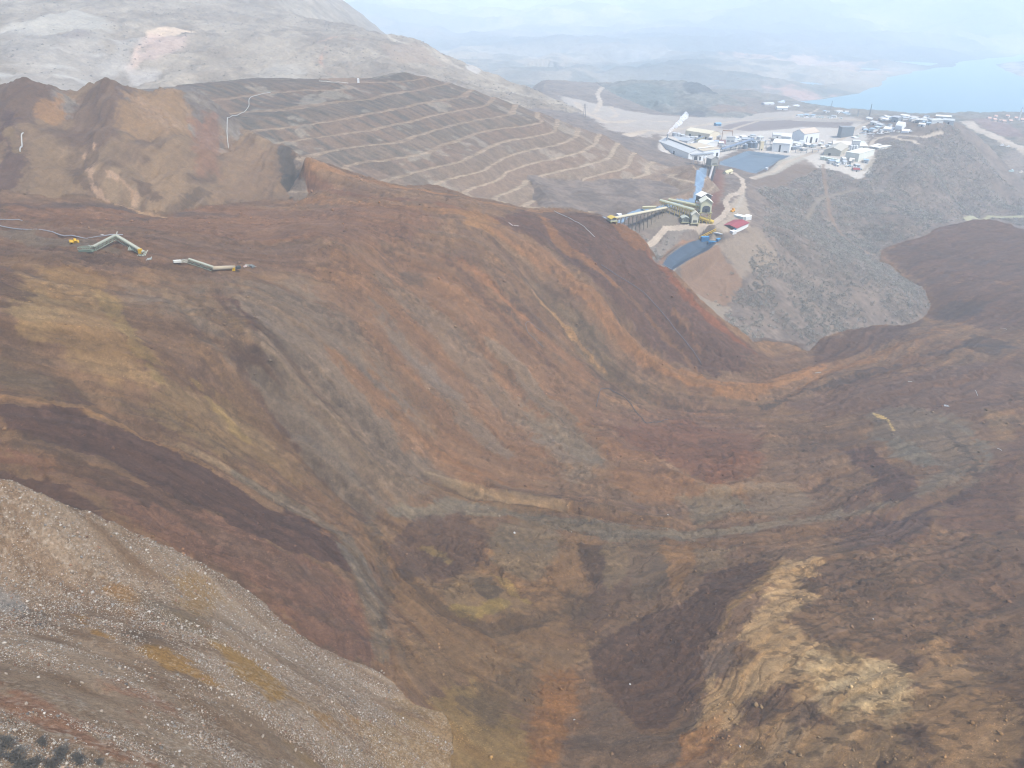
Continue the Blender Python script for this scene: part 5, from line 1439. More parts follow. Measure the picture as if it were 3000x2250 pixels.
def tower_frame(name, lab, a, b, depth, h, clad, roofc, ax='y', rh=4, arch=False, legc=(190,176,112), cladc=CREAM, sub=(0, 0)):
    loc, rz, L, D = frame3(a, b, None, depth)
    t = thing(name, lab, 'transfer tower', loc, rz)
    x, y = L / 2, D / 2
    for sx in (-1, 1):
        for sy in (-1, 1):
            MB().bar((sx * x, sy * y, -2), (sx * x, sy * y, clad), .7).build('leg', M(legc), t)
    m = MB()
    for z0 in np.arange(2, clad - 3, 5):
        m.bar((-x, -y, z0), (x, -y, z0 + 5), .35).bar((x, -y, z0), (x, y, z0 + 5), .35).bar((-x, -y, z0 + 5), (x, -y, z0 + 5), .4).bar((x, -y, z0 + 5), (x, y, z0 + 5), .4)
    m.build('bracing', M(legc), t)
    MB().box(-x - 1.2, x + 1.2, -y - 1.5, y + 1.2, clad - .5, clad - .05).build('platform', M((150,146,110)), t)
    w = MB().prism([(-x, clad), (x, clad), (x, h), (0, h + rh), (-x, h)], -y, y)
    w.build('cladding', M(cladc), t)
    k = rh / x
    MB().prism([(-x - 1, h - k + .05), (0, h + rh + .05), (x + 1, h - k + .05), (x + 1, h - k + .5), (0, h + rh + .5), (-x - 1, h - k + .5)], -y - 1, y + 1).build('roof', M(roofc), t)
    if arch:
        n = 10; rw = x * .72
        pts = [(-rw, clad + .2)] + [(-rw * math.cos(math.pi * i / n), clad + (h - clad) * .45 + rw * .6 * math.sin(math.pi * i / n)) for i in range(n + 1)] + [(rw, clad + .2)]
        MB().prism(pts, -y - .25, -y - .05).build('arch_shade_panel', M((84,88,92)), t)  # solid grey panel on the cladding, painted as the shade inside the arch
        MB().box(-rw * .3, rw * .3, -y - .6, -y - .3, clad + .1, clad + 4).build('chute', M(DARK), t)
    else:
        MB().box(-x * .6, x * .6, -y - .2, -y - .05, clad + 1, clad + 3.5).build('window', M((110,110,100)), t)
    return t
tower_frame('transfer_tower', 'tall cream transfer tower with arched opening where the covered conveyors meet', (2048,654), (2079,656), 12, 23, 12, (224,222,200), arch=True, cladc=(206,204,170))
tower_frame('transfer_tower', 'white roofed transfer tower behind the arched one', (2050,612), (2080,612), 10, 15, 9, (232,230,220), cladc=(90,90,88), rh=3)
tower_frame('transfer_tower', 'small cream gabled tower left of the arched transfer tower', (2025,660), (2044,660), 8, 12, 2.5, (226,222,200), cladc=(212,206,180), rh=3)
tower_frame('transfer_tower', 'grey transfer tower at the left corner of the square pond', (2081,496), (2101,496), 11, 16, 6, (186,184,176), cladc=(150,150,144), rh=3, legc=(120,120,116))
tower_frame('tail_station', 'low yellow tail station at the slide end of the long low conveyor', (1790,652), (1806,653), 7, 5.5, 3, (206,178,80), cladc=(190,190,170), rh=1.2)
tower_frame('cage_shed', 'pale cage frame left of the small cream gabled tower', (1998,655), (2016,655), 7, 6, 1.5, (180,184,170), cladc=(160,164,150), rh=1.5)

# yard by the pond
def yard():
    loc, rz, L, D = frame3((2156,682), (2192,664), None, 17)
    t = thing('workshop', 'open ended workshop with a dark red roof and long white wall above the small pond', 'workshop', loc, rz)
    x, y, h, rh = L / 2, D / 2, 4.6, 1.8
    MB().box(-x, x, -y, -y + .3, -4, h).build('long_wall', M(WHITE), t)
    MB().box(-x, x, y - .3, y, -2, h).build('back_wall', M(WHITE), t)
    MB().box(x - .3, x, -y + .3, y - .3, -2, h + .4).build('end_wall', M(WHITE), t)
    MB().box(-x, -x + .3, -y + .3, -y + 3, -2, h).box(-x, -x + .3, y - 5, y - .3, -2, h).build('blue_end_panel', M((110,160,190)), t)
    MB().box(-x + .5, x - .5, -y + .5, y - .5, .05, .2).build('dark_floor', M(DARK), t)
    k = rh / y
    MB().prismx([(-y - .8, h - .8 * k), (0, h + rh), (y + .8, h - .8 * k), (y + .8, h - .8 * k + .4), (0, h + rh + .4), (-y - .8, h - .8 * k + .4)], -x - .8, x + .8).build('roof', M((148,72,78)), t)
    c = on_ground(2136, 684)
yard()
def slab():
    loc, rz, L, D = frame3((2118,684), (2146,668), None, 11)
    o = MB().box(-L / 2, L / 2, -D / 2, D / 2, -1.0, .25).build('concrete_slab', M((206,204,198)), None)
    o.location = loc; o.rotation_euler.z = rz; tag(o, 'pale concrete slab in front of the red roofed workshop', 'slab')
slab()
def container(a, b, lab, col, h=2.8, d=3.0, group=None):
    loc, rz, L, D = frame3(a, b, None, d)
    t = thing('container', lab, 'container', loc, rz, group)
    x, y = L / 2, D / 2
    m = MB().box(-x, x, -y, y, -.6, h)
    n = int(L / .8)
    for i in range(n):
        m.box(-x + .1 + i * L / n, -x + .1 + (i + .5) * L / n, -y - .1, -y + .01, 0, h - .2)
    m.build('body', M(col), t)
    MB().box(-x, x, -y, y, h + .01, h + .15).build('roof', M(tuple(min(255, int(c * 1.15) + 8) for c in col)), t)
    for s in (-1, 1): MB().box(x + .01, x + .1, min(s * .1, s * (y - .1)), max(s * .1, s * (y - .1)), .1, h - .2).build('door', M(tuple(int(c * .8) for c in col)), t)
container((2058,684), (2081,680), 'blue container topped with yellow frames at the left of the yard', BLUE_, 4.5, 4)
container((2078,692), (2101,697), 'low blue container at the lip of the small pond', (52,112,150))
container((2104,696), (2141,686), 'longest blue container in line with the red roofed workshop', (60,120,160))
container((2150,634), (2176,646), 'long pale tent like container on the yard behind the red roofed workshop', (208,214,210), 4, 7)
container((2184,646), (2201,644), 'white cabin at the far right corner of the yard', WHITE, 4.5, 6)
container((2146,688), (2157,686), 'small white box beside the long blue container', (220,220,216), 3.6, 4)
container((1812,633), (1822,632), 'white cabin on the bank of the blue channel', (230,232,230), 3.2, 4)
container((1047,243), (1053,243), 'small white box on the flat top of the terraced hill', (226,226,222), 5, 4)
container((2241,497), (2248,498), 'small white pump float on the near side of the square pond', (232,234,232), 4, 3)
def yellow_frame():
    P, Q = on_ground(2052, 676), on_ground(2098, 668)
    t = thing('steel_frame', 'yellow steel frame lying behind the blue containers', 'steel frame', P); Q = Q - P
    m = MB()
    for z0 in (.8, 2.6): m.bar((0, 0, z0), (Q.x, Q.y, Q.z + z0), .6)
    m.build('rail', M(YEL), t)
    for k in range(5): MB().bar(Q * (k / 4) + Vector((0, 0, -1)), Q * (k / 4) + Vector((0, 0, 2.6)), .4).build('post', M((190,160,80)), t)
yellow_frame()

def vehicle(px, py, lab, col, L=6, rz=0.3, group=None, name='parked_truck', cat='truck', h=2.6, tilt=None):
    p = on_ground(px, py)
    t = thing(name, lab, cat, p, rz, group)
    if tilt: t.rotation_euler = (tilt[0], tilt[1], rz)
    MB().prism([(-L/2, .5), (L/2, .5), (L/2, h * .55), (L * .3, h * .6), (L * .22, h), (-L * .05, h), (-L * .08, h * .55), (-L/2, h * .6)], -1.1, 1.1).build('body', M(col, .4), t)
    MB().prism([(L * .30, h * .62), (L * .225, h * .97), (L * .235, h * .99), (L * .315, h * .63)], -.95, .95).build('windscreen', M(DARK, .2), t)
    for sx in (-.3, .3):
        for sy in (-1, 1):
            w = MB(); n = 12; r_ = .55
            pts = [(L * sx + r_ * math.cos(2 * math.pi * i / n), r_ + r_ * math.sin(2 * math.pi * i / n)) for i in range(n)]
            w.prism(pts, sy * 1.12 - .15, sy * 1.12 + .15).build('wheel', M((30,30,32)), t)
    return t
rng = random.Random(5)
for i in range(14):
    vehicle(2512 + i * 12 + rng.uniform(-3, 3), 394 - i * .6 + rng.uniform(-4, 4), 'white parked truck in the row on the road below the camp', rng.choice([(230,230,228), (200,204,208), (220,216,206)]), rng.uniform(6, 11), rng.uniform(-.3, 1), 'vehicles parked below the camp')
for i in range(12):
    vehicle(2340 + i * 11 + rng.uniform(-3, 3), 343 + i * .5 + rng.uniform(-2, 2), 'pale parked truck in the row beyond the haul road', rng.choice([(226,226,224), (170,180,176), (214,206,190)]), rng.uniform(7, 14), rng.uniform(-.2, .2), 'vehicles parked beyond the haul road', h=4)
for i in range(9):
    vehicle(2465 + i * 7 + rng.uniform(-2, 2), 482 + i * 1.6 + rng.uniform(-4, 4), 'pale vehicle parked in the lower yard of the plant', rng.choice([(226,226,224), (150,186,200), (214,214,210)]), rng.uniform(5, 7), rng.uniform(-.3, .8), 'vehicles in the lower plant yard')
vehicle(2146, 622, 'orange yellow loader at the top of the yard behind the pale tent', (226,160,30), 7, .8, name='loader', cat='loader', h=4.5)
for x, y, c, l in [(2935,427,(222,222,220),'white tank truck beside the wide valley road'), (2952,432,(206,206,200),'pale truck parked behind the white tank truck'), (2962,503,(180,200,196),'green grey truck below the grey bank at the right edge'), (2990,506,(216,206,190),'pale truck nearest the right edge below the grey bank')]:
    vehicle(x, y, l, c, 11, .2, h=4.5)

def mast(px, py, h, lab, name='mast', cat='mast', w=1.2, col=(120,126,136)):
    p = on_ground(px, py); t = thing(name, lab, cat, p)
    m = MB()
    for a in range(4):
        s, c = (1, 1, -1, -1)[a] * w, (1, -1, -1, 1)[a] * w
        m.bar((s, c, -1), (s * .2, c * .2, h), .35)
    n = int(h / 4)
    for i in range(n):
        k0, k1 = 1 - .8 * i / n, 1 - .8 * (i + 1) / n
        m.bar((-w * k0, -w * k0, h * i / n), (w * k1, -w * k1, h * (i + 1) / n), .25).bar((w * k0, -w * k0, h * i / n), (w * k1, w * k1, h * (i + 1) / n), .25)
    m.build('lattice', M(col), t)
    if name == 'pylon':
        for z in (.7, .84, .97): MB().bar((-6, 0, h * z), (6, 0, h * z), .4).build('crossarm', M(col), t)
    return t
mast(2434, 320, 26, 'thin lattice mast left on the lake shore by a white hut')
mast(2512, 341, 24, 'thin lattice mast in the middle of the lake edge')
mast(2546, 343, 28, 'thin lattice mast closest to the camp on the lake edge')
mast(1712, 344, 26, 'lattice power pylon beside the haul road at the foot of the bare mountain', 'pylon', 'pylon', 2.5, (120,118,118))
# village by the lake with its minaret
for i, (x, y) in enumerate([(2895,352),(2912,349),(2930,353),(2945,346),(2958,356),(2972,350),(2990,357),(2938,360),(2910,358),(2998,346)]):
    building('house', 'pale orange walled house in the village at the right edge by the lake', 'house', (x, y), (x + 9, y + .5), 6, depth=14, rh=3, wall=(214,196,176), roofc=(196,160,140), wins=2, group='houses of the lakeside village')
p = on_ground(2984, 352)
t = thing('minaret', 'slim white minaret rising over the lakeside village', 'minaret', p)
MB().cyl(0, 0, -2, 24, 2.2, 14, 1.9).build('shaft', M((222,216,206)), t)
MB().cyl(0, 0, 24, 26, 3.2, 14).build('balcony', M((214,206,196)), t)
MB().cyl(0, 0, 26, 32, 1.5, 14, 1.4).build('upper_shaft', M((222,216,206)), t)
MB().cyl(0, 0, 32, 38, 1.6, 14, .05).build('spire', M((150,160,170)), t)

# ------------------------------------------------------------------ pipes and wreckage on the slide
def pipe(name, lab, pts, rad, col, lift=None, cat='pipe', group=None, n=10):
    W = []
    for i in range(len(pts) - 1):
        for k in range(n if i < len(pts) - 2 else n + 1):
            f = k / n
            W.append((pts[i][0] + (pts[i+1][0] - pts[i][0]) * f, pts[i][1] + (pts[i+1][1] - pts[i][1]) * f))
    H = [hit(*w) for w in W]
    # round the corners on the ground plan, then lay the pipe on the earth
    X = np.array([h[:2] for h in H])
    for _ in range(6): X[1:-1] = (X[:-2] + 2 * X[1:-1] + X[2:]) / 4
    Z = build_points(X[:, 0].copy(), X[:, 1].copy())[0]
    Z = np.array(Z, float)
    for _ in range(3): Z[1:-1] = np.maximum(Z[1:-1], (Z[:-2] + Z[2:]) / 2 * .98 + Z[1:-1] * .02)
    P = [Vector((X[i, 0], X[i, 1], Z[i] + (rad if lift is None else lift))) for i in range(len(X))]
    o0 = P[0].copy()
    o = MB().tube([q - o0 for q in P], rad, 8).build(name, M(col, .4), None, True)
    o.location = o0
    return tag(o, lab, cat, group)
PW = (176,176,170)
pipe('pipe', 'long white pipe running down the terraces and over the cliff face', [(793,271),(729,286),(730,312),(714,332),(667,348),(665,393),(670,436)], .34, PW)
pipe('pipe', 'short white pipe hanging on the dark cliff at the far left', [(68,388),(62,393),(65,430),(62,454)], .42, PW)
pipe('pipe', 'thin pale pipe lying on the flat top of the terraced hill', [(935,238),(975,241),(1020,243)], .4, (206,200,186))
pipe('pipe', 'bright white pipe on the dark brown slope near the conveyor yard', [(1624,614),(1675,640),(1711,669),(1743,698)], .3, PW)
pipe('pipe', 'short white pipe fragment between the orange belt and the dark brown slope', [(1490,648),(1505,656),(1519,661)], .3, (206,200,192))
pipe('pipe', 'long dark pipe following the dark brown slope down to the valley', [(1762,774),(1834,824),(1906,882),(1964,947),(2029,1027),(2055,1063)], .32, (96,96,98))
pipe('hose', 'black hose lying in a wide S where the slope meets the valley', [(1747,1189),(1758,1142),(1783,1137),(1834,1171),(1863,1211),(1892,1240),(1928,1237),(1957,1229)], .24, (70,72,76), cat='hose')
pipe('hose', 'grey hose bent into a narrow loop on the orange slope', [(1592,1020),(1545,976),(1539,947),(1555,943),(1595,976)], .22, (104,100,96), cat='hose')
pipe('pipe', 'long grey pipe reaching from the left edge to the bent conveyor wreck', [(-60,650),(0,660),(123,680),(231,692),(300,695),(362,694)], .3, (150,150,152))
pipe('pipe', 'upper grey pipe stub at the left edge below the cliff', [(-60,634),(0,640),(65,645)], .28, (140,140,142))
for a, b, l in [((2659,1121),(2673,1115),'short white pipe highest on the right part of the valley'), ((2857,1142),(2866,1154),'short white pipe by the right edge of the valley'), ((2919,1320),(2933,1325),'short white pipe lowest on the right part of the valley'), ((2388,1096),(2404,1095),'tiny white pipe on the orange band across the valley'), ((2930,960),(2950,962),'tiny white pipe on the dark flow near the right edge')]:
    pipe('pipe', l, [a, ((a[0]+b[0])/2, (a[1]+b[1])/2 - 1), b], .22, PW, n=4)

def truss(t, p, q, w=2.2, h=2.0, col=(140,146,126), belt=True, name='truss_section'):
    d = (q - p).normalized(); s = d.cross(Vector((0, 0, 1))).normalized(); up = s.cross(d)
    m = MB(); n = max(3, int((q - p).length / 1.8))
    for sx in (-1, 1):
        for sz in (0, 1): m.bar(p + s * sx * w / 2 + up * sz * h, q + s * sx * w / 2 + up * sz * h, .26)
        for i in range(n):
            a, b = p.lerp(q, i / n) + s * sx * w / 2, p.lerp(q, (i + 1) / n) + s * sx * w / 2
            m.bar(a + up * (h if i % 2 else 0), b + up * (0 if i % 2 else h), .16).bar(a, a + up * h, .14)
    for i in range(n + 1):
        a = p.lerp(q, i / n); m.bar(a - s * w / 2 + up * h, a + s * w / 2 + up * h, .14)
    sec = m.build(name, M(col), t)
    if belt: MB().bar(p + up * (h + .28), q + up * (h + .28), w * .8, .35).build('cover', M((160,160,142)), sec)
def wreck1():
    P = [on_ground(*p) for p in [(278,745), (344,712), (423,752), (236,738)]]
    o0 = P[1].copy(); P = [p - o0 + Vector((0, 0, .6)) for p in P]
    t = thing('wrecked_conveyor', 'pale green conveyor wreck folded into a peaked roof shape', 'conveyor wreck', o0)
    P[1].z += 2.0
    truss(t, P[0], P[1]); truss(t, P[1] + Vector((.3, 0, -.1)), P[2])
    m = MB(); c = P[3].lerp(P[0], .5)
    dd = (P[0] - P[3]).normalized()
    m.bar(P[3], P[0], 3.2, 1.0)
    m.build('tail_frame', M((112,124,104)), t)
    truss(t, P[3] + Vector((0, 0, 1)), P[0] + Vector((0, 0, 1)), 3, 1.2, (140,150,128), False, 'tail_section')
    e = P[2]
    MB().box(e.x - 2.4, e.x - .6, e.y - .9, e.y + .9, e.z + 1.2, e.z + 3.6).build('yellow_drive_box', M(YEL), t)
    m = MB()
    for k in range(6): m.bar(e + Vector((-3 + k * .8, -1.2, 0)), e + Vector((-2.4 + k * .9, 1.4, 1.6 + .5 * (k % 3))), .22)
    m.build('broken_frame', M((190,192,170)), t)
    m = MB(); f = P[1].lerp(P[2], .55)
    for k in range(7): m.bar(f + Vector((-1 + k * .5, -2.4, -.8)), f + Vector((-.4 + k * .5, -1.2, 1.0 + .4 * (k % 2))), .2)
    m.build('bent_rails', M((176,184,166)), t)
    MB().bar(P[1] + Vector((0, 0, 1)), P[1] + Vector((0, 3, 3.2)), .4).build('post', M((170,170,160)), t)
wreck1()
def wreck2():
    P = [on_ground(*p) for p in [(550,768), (622,791), (688,790), (508,768)]]
    o0 = P[1].copy(); P = [p - o0 + Vector((0, 0, .6)) for p in P]
    t = thing('wrecked_conveyor', 'cream conveyor wreck bent once with a yellow box at its right end', 'conveyor wreck', o0)
    truss(t, P[0], P[1])
    MB().tube([P[1] + Vector((0, 0, 1.1)), P[1].lerp(P[2], .5) + Vector((0, 0, 1.2)), P[2] + Vector((0, 0, 1.1))], 1.25, 12).build('tube_gallery', M((166,152,128)), t, True)
    MB().bar(P[3] + Vector((0, 0, .6)), P[3].lerp(P[0], .55) + Vector((0, 0, .8)), 2.2, 1.2).build('torn_cover', M((196,194,182)), t)
    m = MB(); f = P[3].lerp(P[0], .7)
    for k in range(6): m.bar(f + Vector((-1.5 + k * .7, -1, 0)), f + Vector((-.8 + k * .7, 1.2, 1.5)), .2)
    m.build('broken_frame', M((180,182,166)), t)
    e = P[2]
    MB().box(e.x - .8, e.x + .8, e.y - 2.4, e.y - 1.3, e.z - .3, e.z + 1.6).build('yellow_drive_box', M(YEL), t)
    MB().box(e.x + 1.2, e.x + 3.4, e.y - 1, e.y + 1, e.z + .3, e.z + 2).build('end_frame', M((70,72,70)), t)
wreck2()
def scrap(px, py, lab, col, s=1.2):
    p = on_ground(px, py); r = random.Random(int(px)); t = thing('scrap_metal', lab, 'scrap metal', p, r.uniform(0, 3))
    m = MB().box(-s, s, -s * .6, s * .6, .1, s * .8); m.build('crumpled_panel', M(col), t)
    m = MB()
    for k in range(5): m.bar((r.uniform(-2, 2) * s, -s, .2), (r.uniform(-2, 2) * s, s, r.uniform(.5, 1.6) * s), .18)
    m.build('bent_bars', M((170,170,160)), t)
scrap(438, 759, 'grey crumpled box just right of the peaked conveyor wreck', (160,166,160), 1.0)
scrap(718, 783, 'pinkish crumpled sheet right of the bent cream wreck', (196,170,160), 1.0)
scrap(738, 784, 'tangle of grey frames furthest right of the cream wreck', (120,124,120), 1.6)
scrap(268, 727, 'pale torn sheet beside the tail of the peaked wreck', (210,200,196), 1.0)
scrap(300, 690, 'small pale sheet above the peaked wreck by the grey pipe', (190,186,180), .7)
scrap(2772, 1190, 'scatter of white scrap right of the pale yellow streak', (206,206,206), 1.4)
vehicle(217, 712, 'yellow machine lying on the left shelf above the peaked wreck', (190,150,30), 4.8, .7, name='overturned_loader', cat='loader', h=2.4, tilt=(.5, .2))

# steam
def steam():
    p = on_ground(1953, 424)
    t = thing('chimney', 'grey chimney giving off white steam at the left of the plant', 'chimney', p)
    MB().cyl(0, 0, -1, 17, 1.4, 14, 1.1).build('stack', M((150,156,160)), t)
    MB().cyl(0, 0, 17.02, 17.8, 1.5, 14).build('cap', M((110,114,118)), t)
    bm = bmesh.new(); r = random.Random(2)
    for k in range(26):
        f = k / 25
        c = Vector((36 * f + r.uniform(-1, 1) * (1 + 2 * f), 14 * f + r.uniform(-1, 1), 19 + 32 * f + r.uniform(-1, 1) * (1 + 2.5 * f)))
        rad = (1.5 + 4.2 * f ** .8) * r.uniform(.8, 1.15) * (1 if f < .85 else .7)
        bmesh.ops.create_icosphere(bm, subdivisions=2, radius=rad, matrix=Matrix.Translation(c))
    for v in bm.verts:
        v.co += Vector((vn(v.co.x, v.co.y + v.co.z), vn(v.co.y, v.co.z + 9), vn(v.co.z, v.co.x + 5))) * 1.0
    me = bpy.data.meshes.new('steam_plume'); bm.to_mesh(me); bm.free()
    m = bpy.data.materials.new('steam'); m.use_nodes = True; nt = m.node_tree
    for n in list(nt.nodes): nt.nodes.remove(n)
    out = nt.nodes.new('ShaderNodeOutputMaterial'); pv = nt.nodes.new('ShaderNodeVolumePrincipled')
    pv.inputs['Color'].default_value = (1, 1, 1, 1); pv.inputs['Density'].default_value = .16
    nt.links.new(pv.outputs[0], out.inputs['Volume'])
    me.materials.append(m)
    o = bpy.data.objects.new('steam_plume', me); COL.objects.link(o); o.location = p
    tag(o, 'white steam plume drifting up to the right from the plant chimney', 'steam', kind='stuff')
def vn(a, b): return float(vnoise(np.array([a * .4]), np.array([b * .4]), 77)[0])
steam()
# ------------------------------------------------------------------ shrubs, stones
rs = np.random.RandomState(11)
def shrub_mesh(name, nf, seed, twig=.055):
    """a leafless bush: stems fanning out from the root, and a haze of small twig faces"""
    r = np.random.RandomState(seed); V = []; F = []
    for i in range(nf):
        u = r.rand() ** .45
        th = r.rand() * 2 * math.pi; ph = math.acos(1 - r.rand() * 1.0)
        lump = .82 + .2 * math.sin(3 * th + seed) + .08 * math.sin(7 * th)
        d = np.array([math.sin(ph) * math.cos(th), math.sin(ph) * math.sin(th), .9 * math.cos(ph)])
        c = d * u * lump * np.array([1, 1, .95]) + np.array([0, 0, .05])
        a = d * .5 + r.randn(3) * .5; a /= np.linalg.norm(a)
        b = np.cross(a, r.randn(3)); b /= np.linalg.norm(b) + 1e-9
        L = r.uniform(.12, .26); w = twig * r.uniform(.7, 1.5)
        n = len(V)
        V += [c - b * w, c + b * w, c + a * L + b * w * .6, c + a * L - b * w * .6]; F.append((n, n + 1, n + 2, n + 3))
    return np.array(V, np.float32), F
SHV = [shrub_mesh('shrub', 110, s, .06) for s in range(5)]
SHL = [shrub_mesh('shrub', 34, s + 20, .11) for s in range(5)]
SHX = [shrub_mesh('shrub', 12, s + 40, .2) for s in range(5)]
def twig_mat(name, c0, c1):
    m, nt, b = nodes_of(name)
    oi = nt.nodes.new('ShaderNodeTexCoord'); no = nt.nodes.new('ShaderNodeTexNoise'); no.inputs['Scale'].default_value = .12; no.inputs['Detail'].default_value = 3
    nt.links.new(oi.outputs['Object'], no.inputs['Vector'])
    mx = nt.nodes.new('ShaderNodeMix'); mx.data_type = 'RGBA'
    mx.inputs[6].default_value = (*[float(v) for v in lin(c0)], 1); mx.inputs[7].default_value = (*[float(v) for v in lin(c1)], 1)
    mr = nt.nodes.new('ShaderNodeMapRange'); mr.inputs[1].default_value = .35; mr.inputs[2].default_value = .65
    nt.links.new(no.outputs['Fac'], mr.inputs[0]); nt.links.new(mr.outputs[0], mx.inputs[0]); nt.links.new(mx.outputs[2], b.inputs['Base Color'])
    return m
M_twig = twig_mat('bare_twigs', (118, 114, 106), (148, 142, 130))
M_dkbush = twig_mat('dark_bush', (58, 58, 56), (92, 88, 82))
def raw_mesh(name, V, quads, mat, smooth=False, nv=4, colors=None):
    me = bpy.data.meshes.new(name)
    V = np.asarray(V, np.float32); Fq = np.asarray(quads, np.int32)
    me.vertices.add(len(V)); me.vertices.foreach_set('co', V.ravel())
    nf = len(Fq)
    me.loops.add(nf * nv); me.polygons.add(nf)
    me.loops.foreach_set('vertex_index', Fq.ravel()); me.polygons.foreach_set('loop_start', np.arange(0, nf * nv, nv, dtype=np.int32))
    if smooth: me.polygons.foreach_set('use_smooth', np.ones(nf, bool))
    me.update(calc_edges=True)
    if colors is not None:
        at = me.color_attributes.new('Col', 'FLOAT_COLOR', 'POINT'); c4 = np.ones((len(V), 4), np.float32); c4[:, :3] = colors; at.data.foreach_set('color', c4.ravel())
    me.materials.append(mat)
    return me
# where the scrub grows: the hills right of the slide
def scatter(poly_px, n, piece, seed):
    P = np.array(hits(poly_px))[:, :2]
    r = np.random.RandomState(seed); x0, y0 = P.min(0); x1, y1 = P.max(0)
    x = r.uniform(x0, x1, n); y = r.uniform(y0, y1, n)
    m = inside(x, y, P); x, y = x[m], y[m]
    return x, y
NEAR = [(2210,820),(2190,760),(2230,700),(2240,600),(2220,560),(2260,540),(2330,500),(2360,470),(2440,500),(2520,530),(2560,470),(2580,420),(2640,410),(2700,395),(2780,366),(2830,400),(2868,450),(2925,510),(3000,570),(3000,665),(2919,640),(2847,638),(2774,652),(2702,686),(2622,712),(2579,737),(2579,766),(2615,781),(2651,817),(2702,846),(2722,897),(2705,922),(2666,945),(2557,952),(2470,967),(2405,990),(2369,1018),(2320,1000),(2232,990),(2150,960),(2120,930),(2150,860)]
NW = np.array(hits(NEAR))[:, :2]
x0, y0 = NW.min(0); x1, y1 = NW.max(0)
N0 = int((x1 - x0) * (y1 - y0) / 7.0)
sx = rs.uniform(x0, x1, N0); sy = rs.uniform(y0, y1, N0)
m = inside(sx, sy, NW); sx, sy = sx[m], sy[m]
dens = .72 + .9 * fbm(sx / 28, sy / 28, 4, 700)
rng_ = np.hypot(sx, sy)
dens = np.where(rng_ < 780, dens - .22, dens + .06)
for wd, col, pts in TRACKS:
    d, _, _ = seg_dist(sx, sy, np.array(hits(pts))[:, :2]); dens = np.where(d < wd + 1.5, -1, dens)
for wd, pts in ROADS:
    d, _, _ = seg_dist(sx, sy, np.array(hits(pts))[:, :2]); dens = np.where(d < wd + 2, -1, dens)
BARE = np.array(hits([(2340,455),(2210,520),(2210,545),(2270,555),(2350,520),(2400,490)]))[:, :2]
dens = np.where(inside(sx, sy, BARE), -1, dens)
k = rs.rand(len(sx)) < dens
sx, sy = sx[k], sy[k]
sz, si, _, _, sl = build_points(sx, sy)
k = (si == 5) & (sl == 0)
sx, sy, sz = sx[k], sy[k], sz[k]
# a sparse few on the bare bank and the slope above the small pond
for poly, n in (([(1900,720),(1880,690),(1960,690),(2010,680),(1960,720),(1925,760)], 60), ([(2060,840),(2140,800),(2180,830),(2140,930),(2090,890)], 25)):
    ax, ay = scatter(poly, n, 5, 31); az_ = build_points(ax, ay)[0]
    sx, sy, sz = np.r_[sx, ax], np.r_[sy, ay], np.r_[sz, az_]
srng = np.hypot(sx, sy)
size = (1.5 + 1.5 * rs.rand(len(sx)) ** 1.5) * (1 + .15 * (srng > 1000))
o_ = np.argsort(srng / size)
IND = 300
shared = [raw_mesh('shrub', V, F, M_twig) for V, F in SHV]
for q in range(IND):
    i = o_[q]
    o = bpy.data.objects.new('bare_shrub', shared[q % 5]); COL.objects.link(o)
    o.location = (sx[i], sy[i], sz[i] - .15); o.rotation_euler = (0, 0, rs.rand() * 6.28); s = float(size[i]); o.scale = (s, s, s * rs.uniform(.8, 1.15))
    tag(o, 'leafless grey shrub on the scrub covered hillside beyond the small pond', 'shrub', 'bare shrubs on the hillside')
def merge(name, ids, x, y, z, size, lod, mat, label, cat):
    VV = []; FF = []; n = 0
    for j, i in enumerate(ids):
        V, F = lod(i)[j % 5]
        a = rs.rand() * 6.28; c, s = math.cos(a) * size[i], math.sin(a) * size[i]
        W = np.empty_like(V); W[:, 0] = V[:, 0] * c - V[:, 1] * s + x[i]; W[:, 1] = V[:, 0] * s + V[:, 1] * c + y[i]; W[:, 2] = V[:, 2] * size[i] + z[i] - .15
        VV.append(W); FF.append(np.asarray(F, np.int32) + n); n += len(V)
    me = raw_mesh(name, np.concatenate(VV), np.concatenate(FF), mat)
    o = bpy.data.objects.new(name, me); COL.objects.link(o)
    return tag(o, label, cat, kind='stuff')
merge('hillside_scrub', o_[IND:], sx, sy, sz, size, lambda i: SHV if srng[i] < 760 else SHL if srng[i] < 1150 else SHX, M_twig, 'dense grey leafless scrub covering the hills right of the slide', 'scrub')
# dark bushes dotted over the bare mountain
mx_ = rs.uniform(-1200, 350, 5200); my_ = rs.uniform(1200, 2300, 5200)
k = rs.rand(5200) < .35 + .5 * fbm(mx_ / 150, my_ / 150, 3, 710)
mx_, my_ = mx_[k], my_[k]; mz_, mi_, _, _, _ = build_points(mx_, my_)
k = mi_ == 6; mx_, my_, mz_ = mx_[k], my_[k], mz_[k]
msz = rs.uniform(1.2, 3.2, len(mx_))
merge('mountain_bushes', range(len(mx_)), mx_, my_, mz_, msz, lambda i: SHL, M_dkbush, 'dark bushes dotted over the pale bare mountain', 'bushes')
# the bushes in the bottom left corner
DV = [raw_mesh('bush', *shrub_mesh('bush', 900, s + 60, .022), M_dkbush) for s in range(3)]
for q, (px, py, s) in enumerate([(125,2190,1.5),(14,2190,2.3),(40,2225,2.6),(176,2220,2.1),(228,2238,1.9),(95,2240,1.8),(290,2243,1.3),(-30,2220,2.8),(150,2250,2.0),(60,2255,2.2)]):
    p = on_ground(px, py)
    o = bpy.data.objects.new('dark_bush', DV[q % 3]); COL.objects.link(o); o.location = (p.x, p.y, p.z - .1); s *= .8
    o.rotation_euler.z = q * 1.3; o.scale = (s, s, s * .8)
    tag(o, 'dark grey leafless bush in the bottom left corner of the gravel slope', 'bush', 'dark bushes in the bottom left corner')

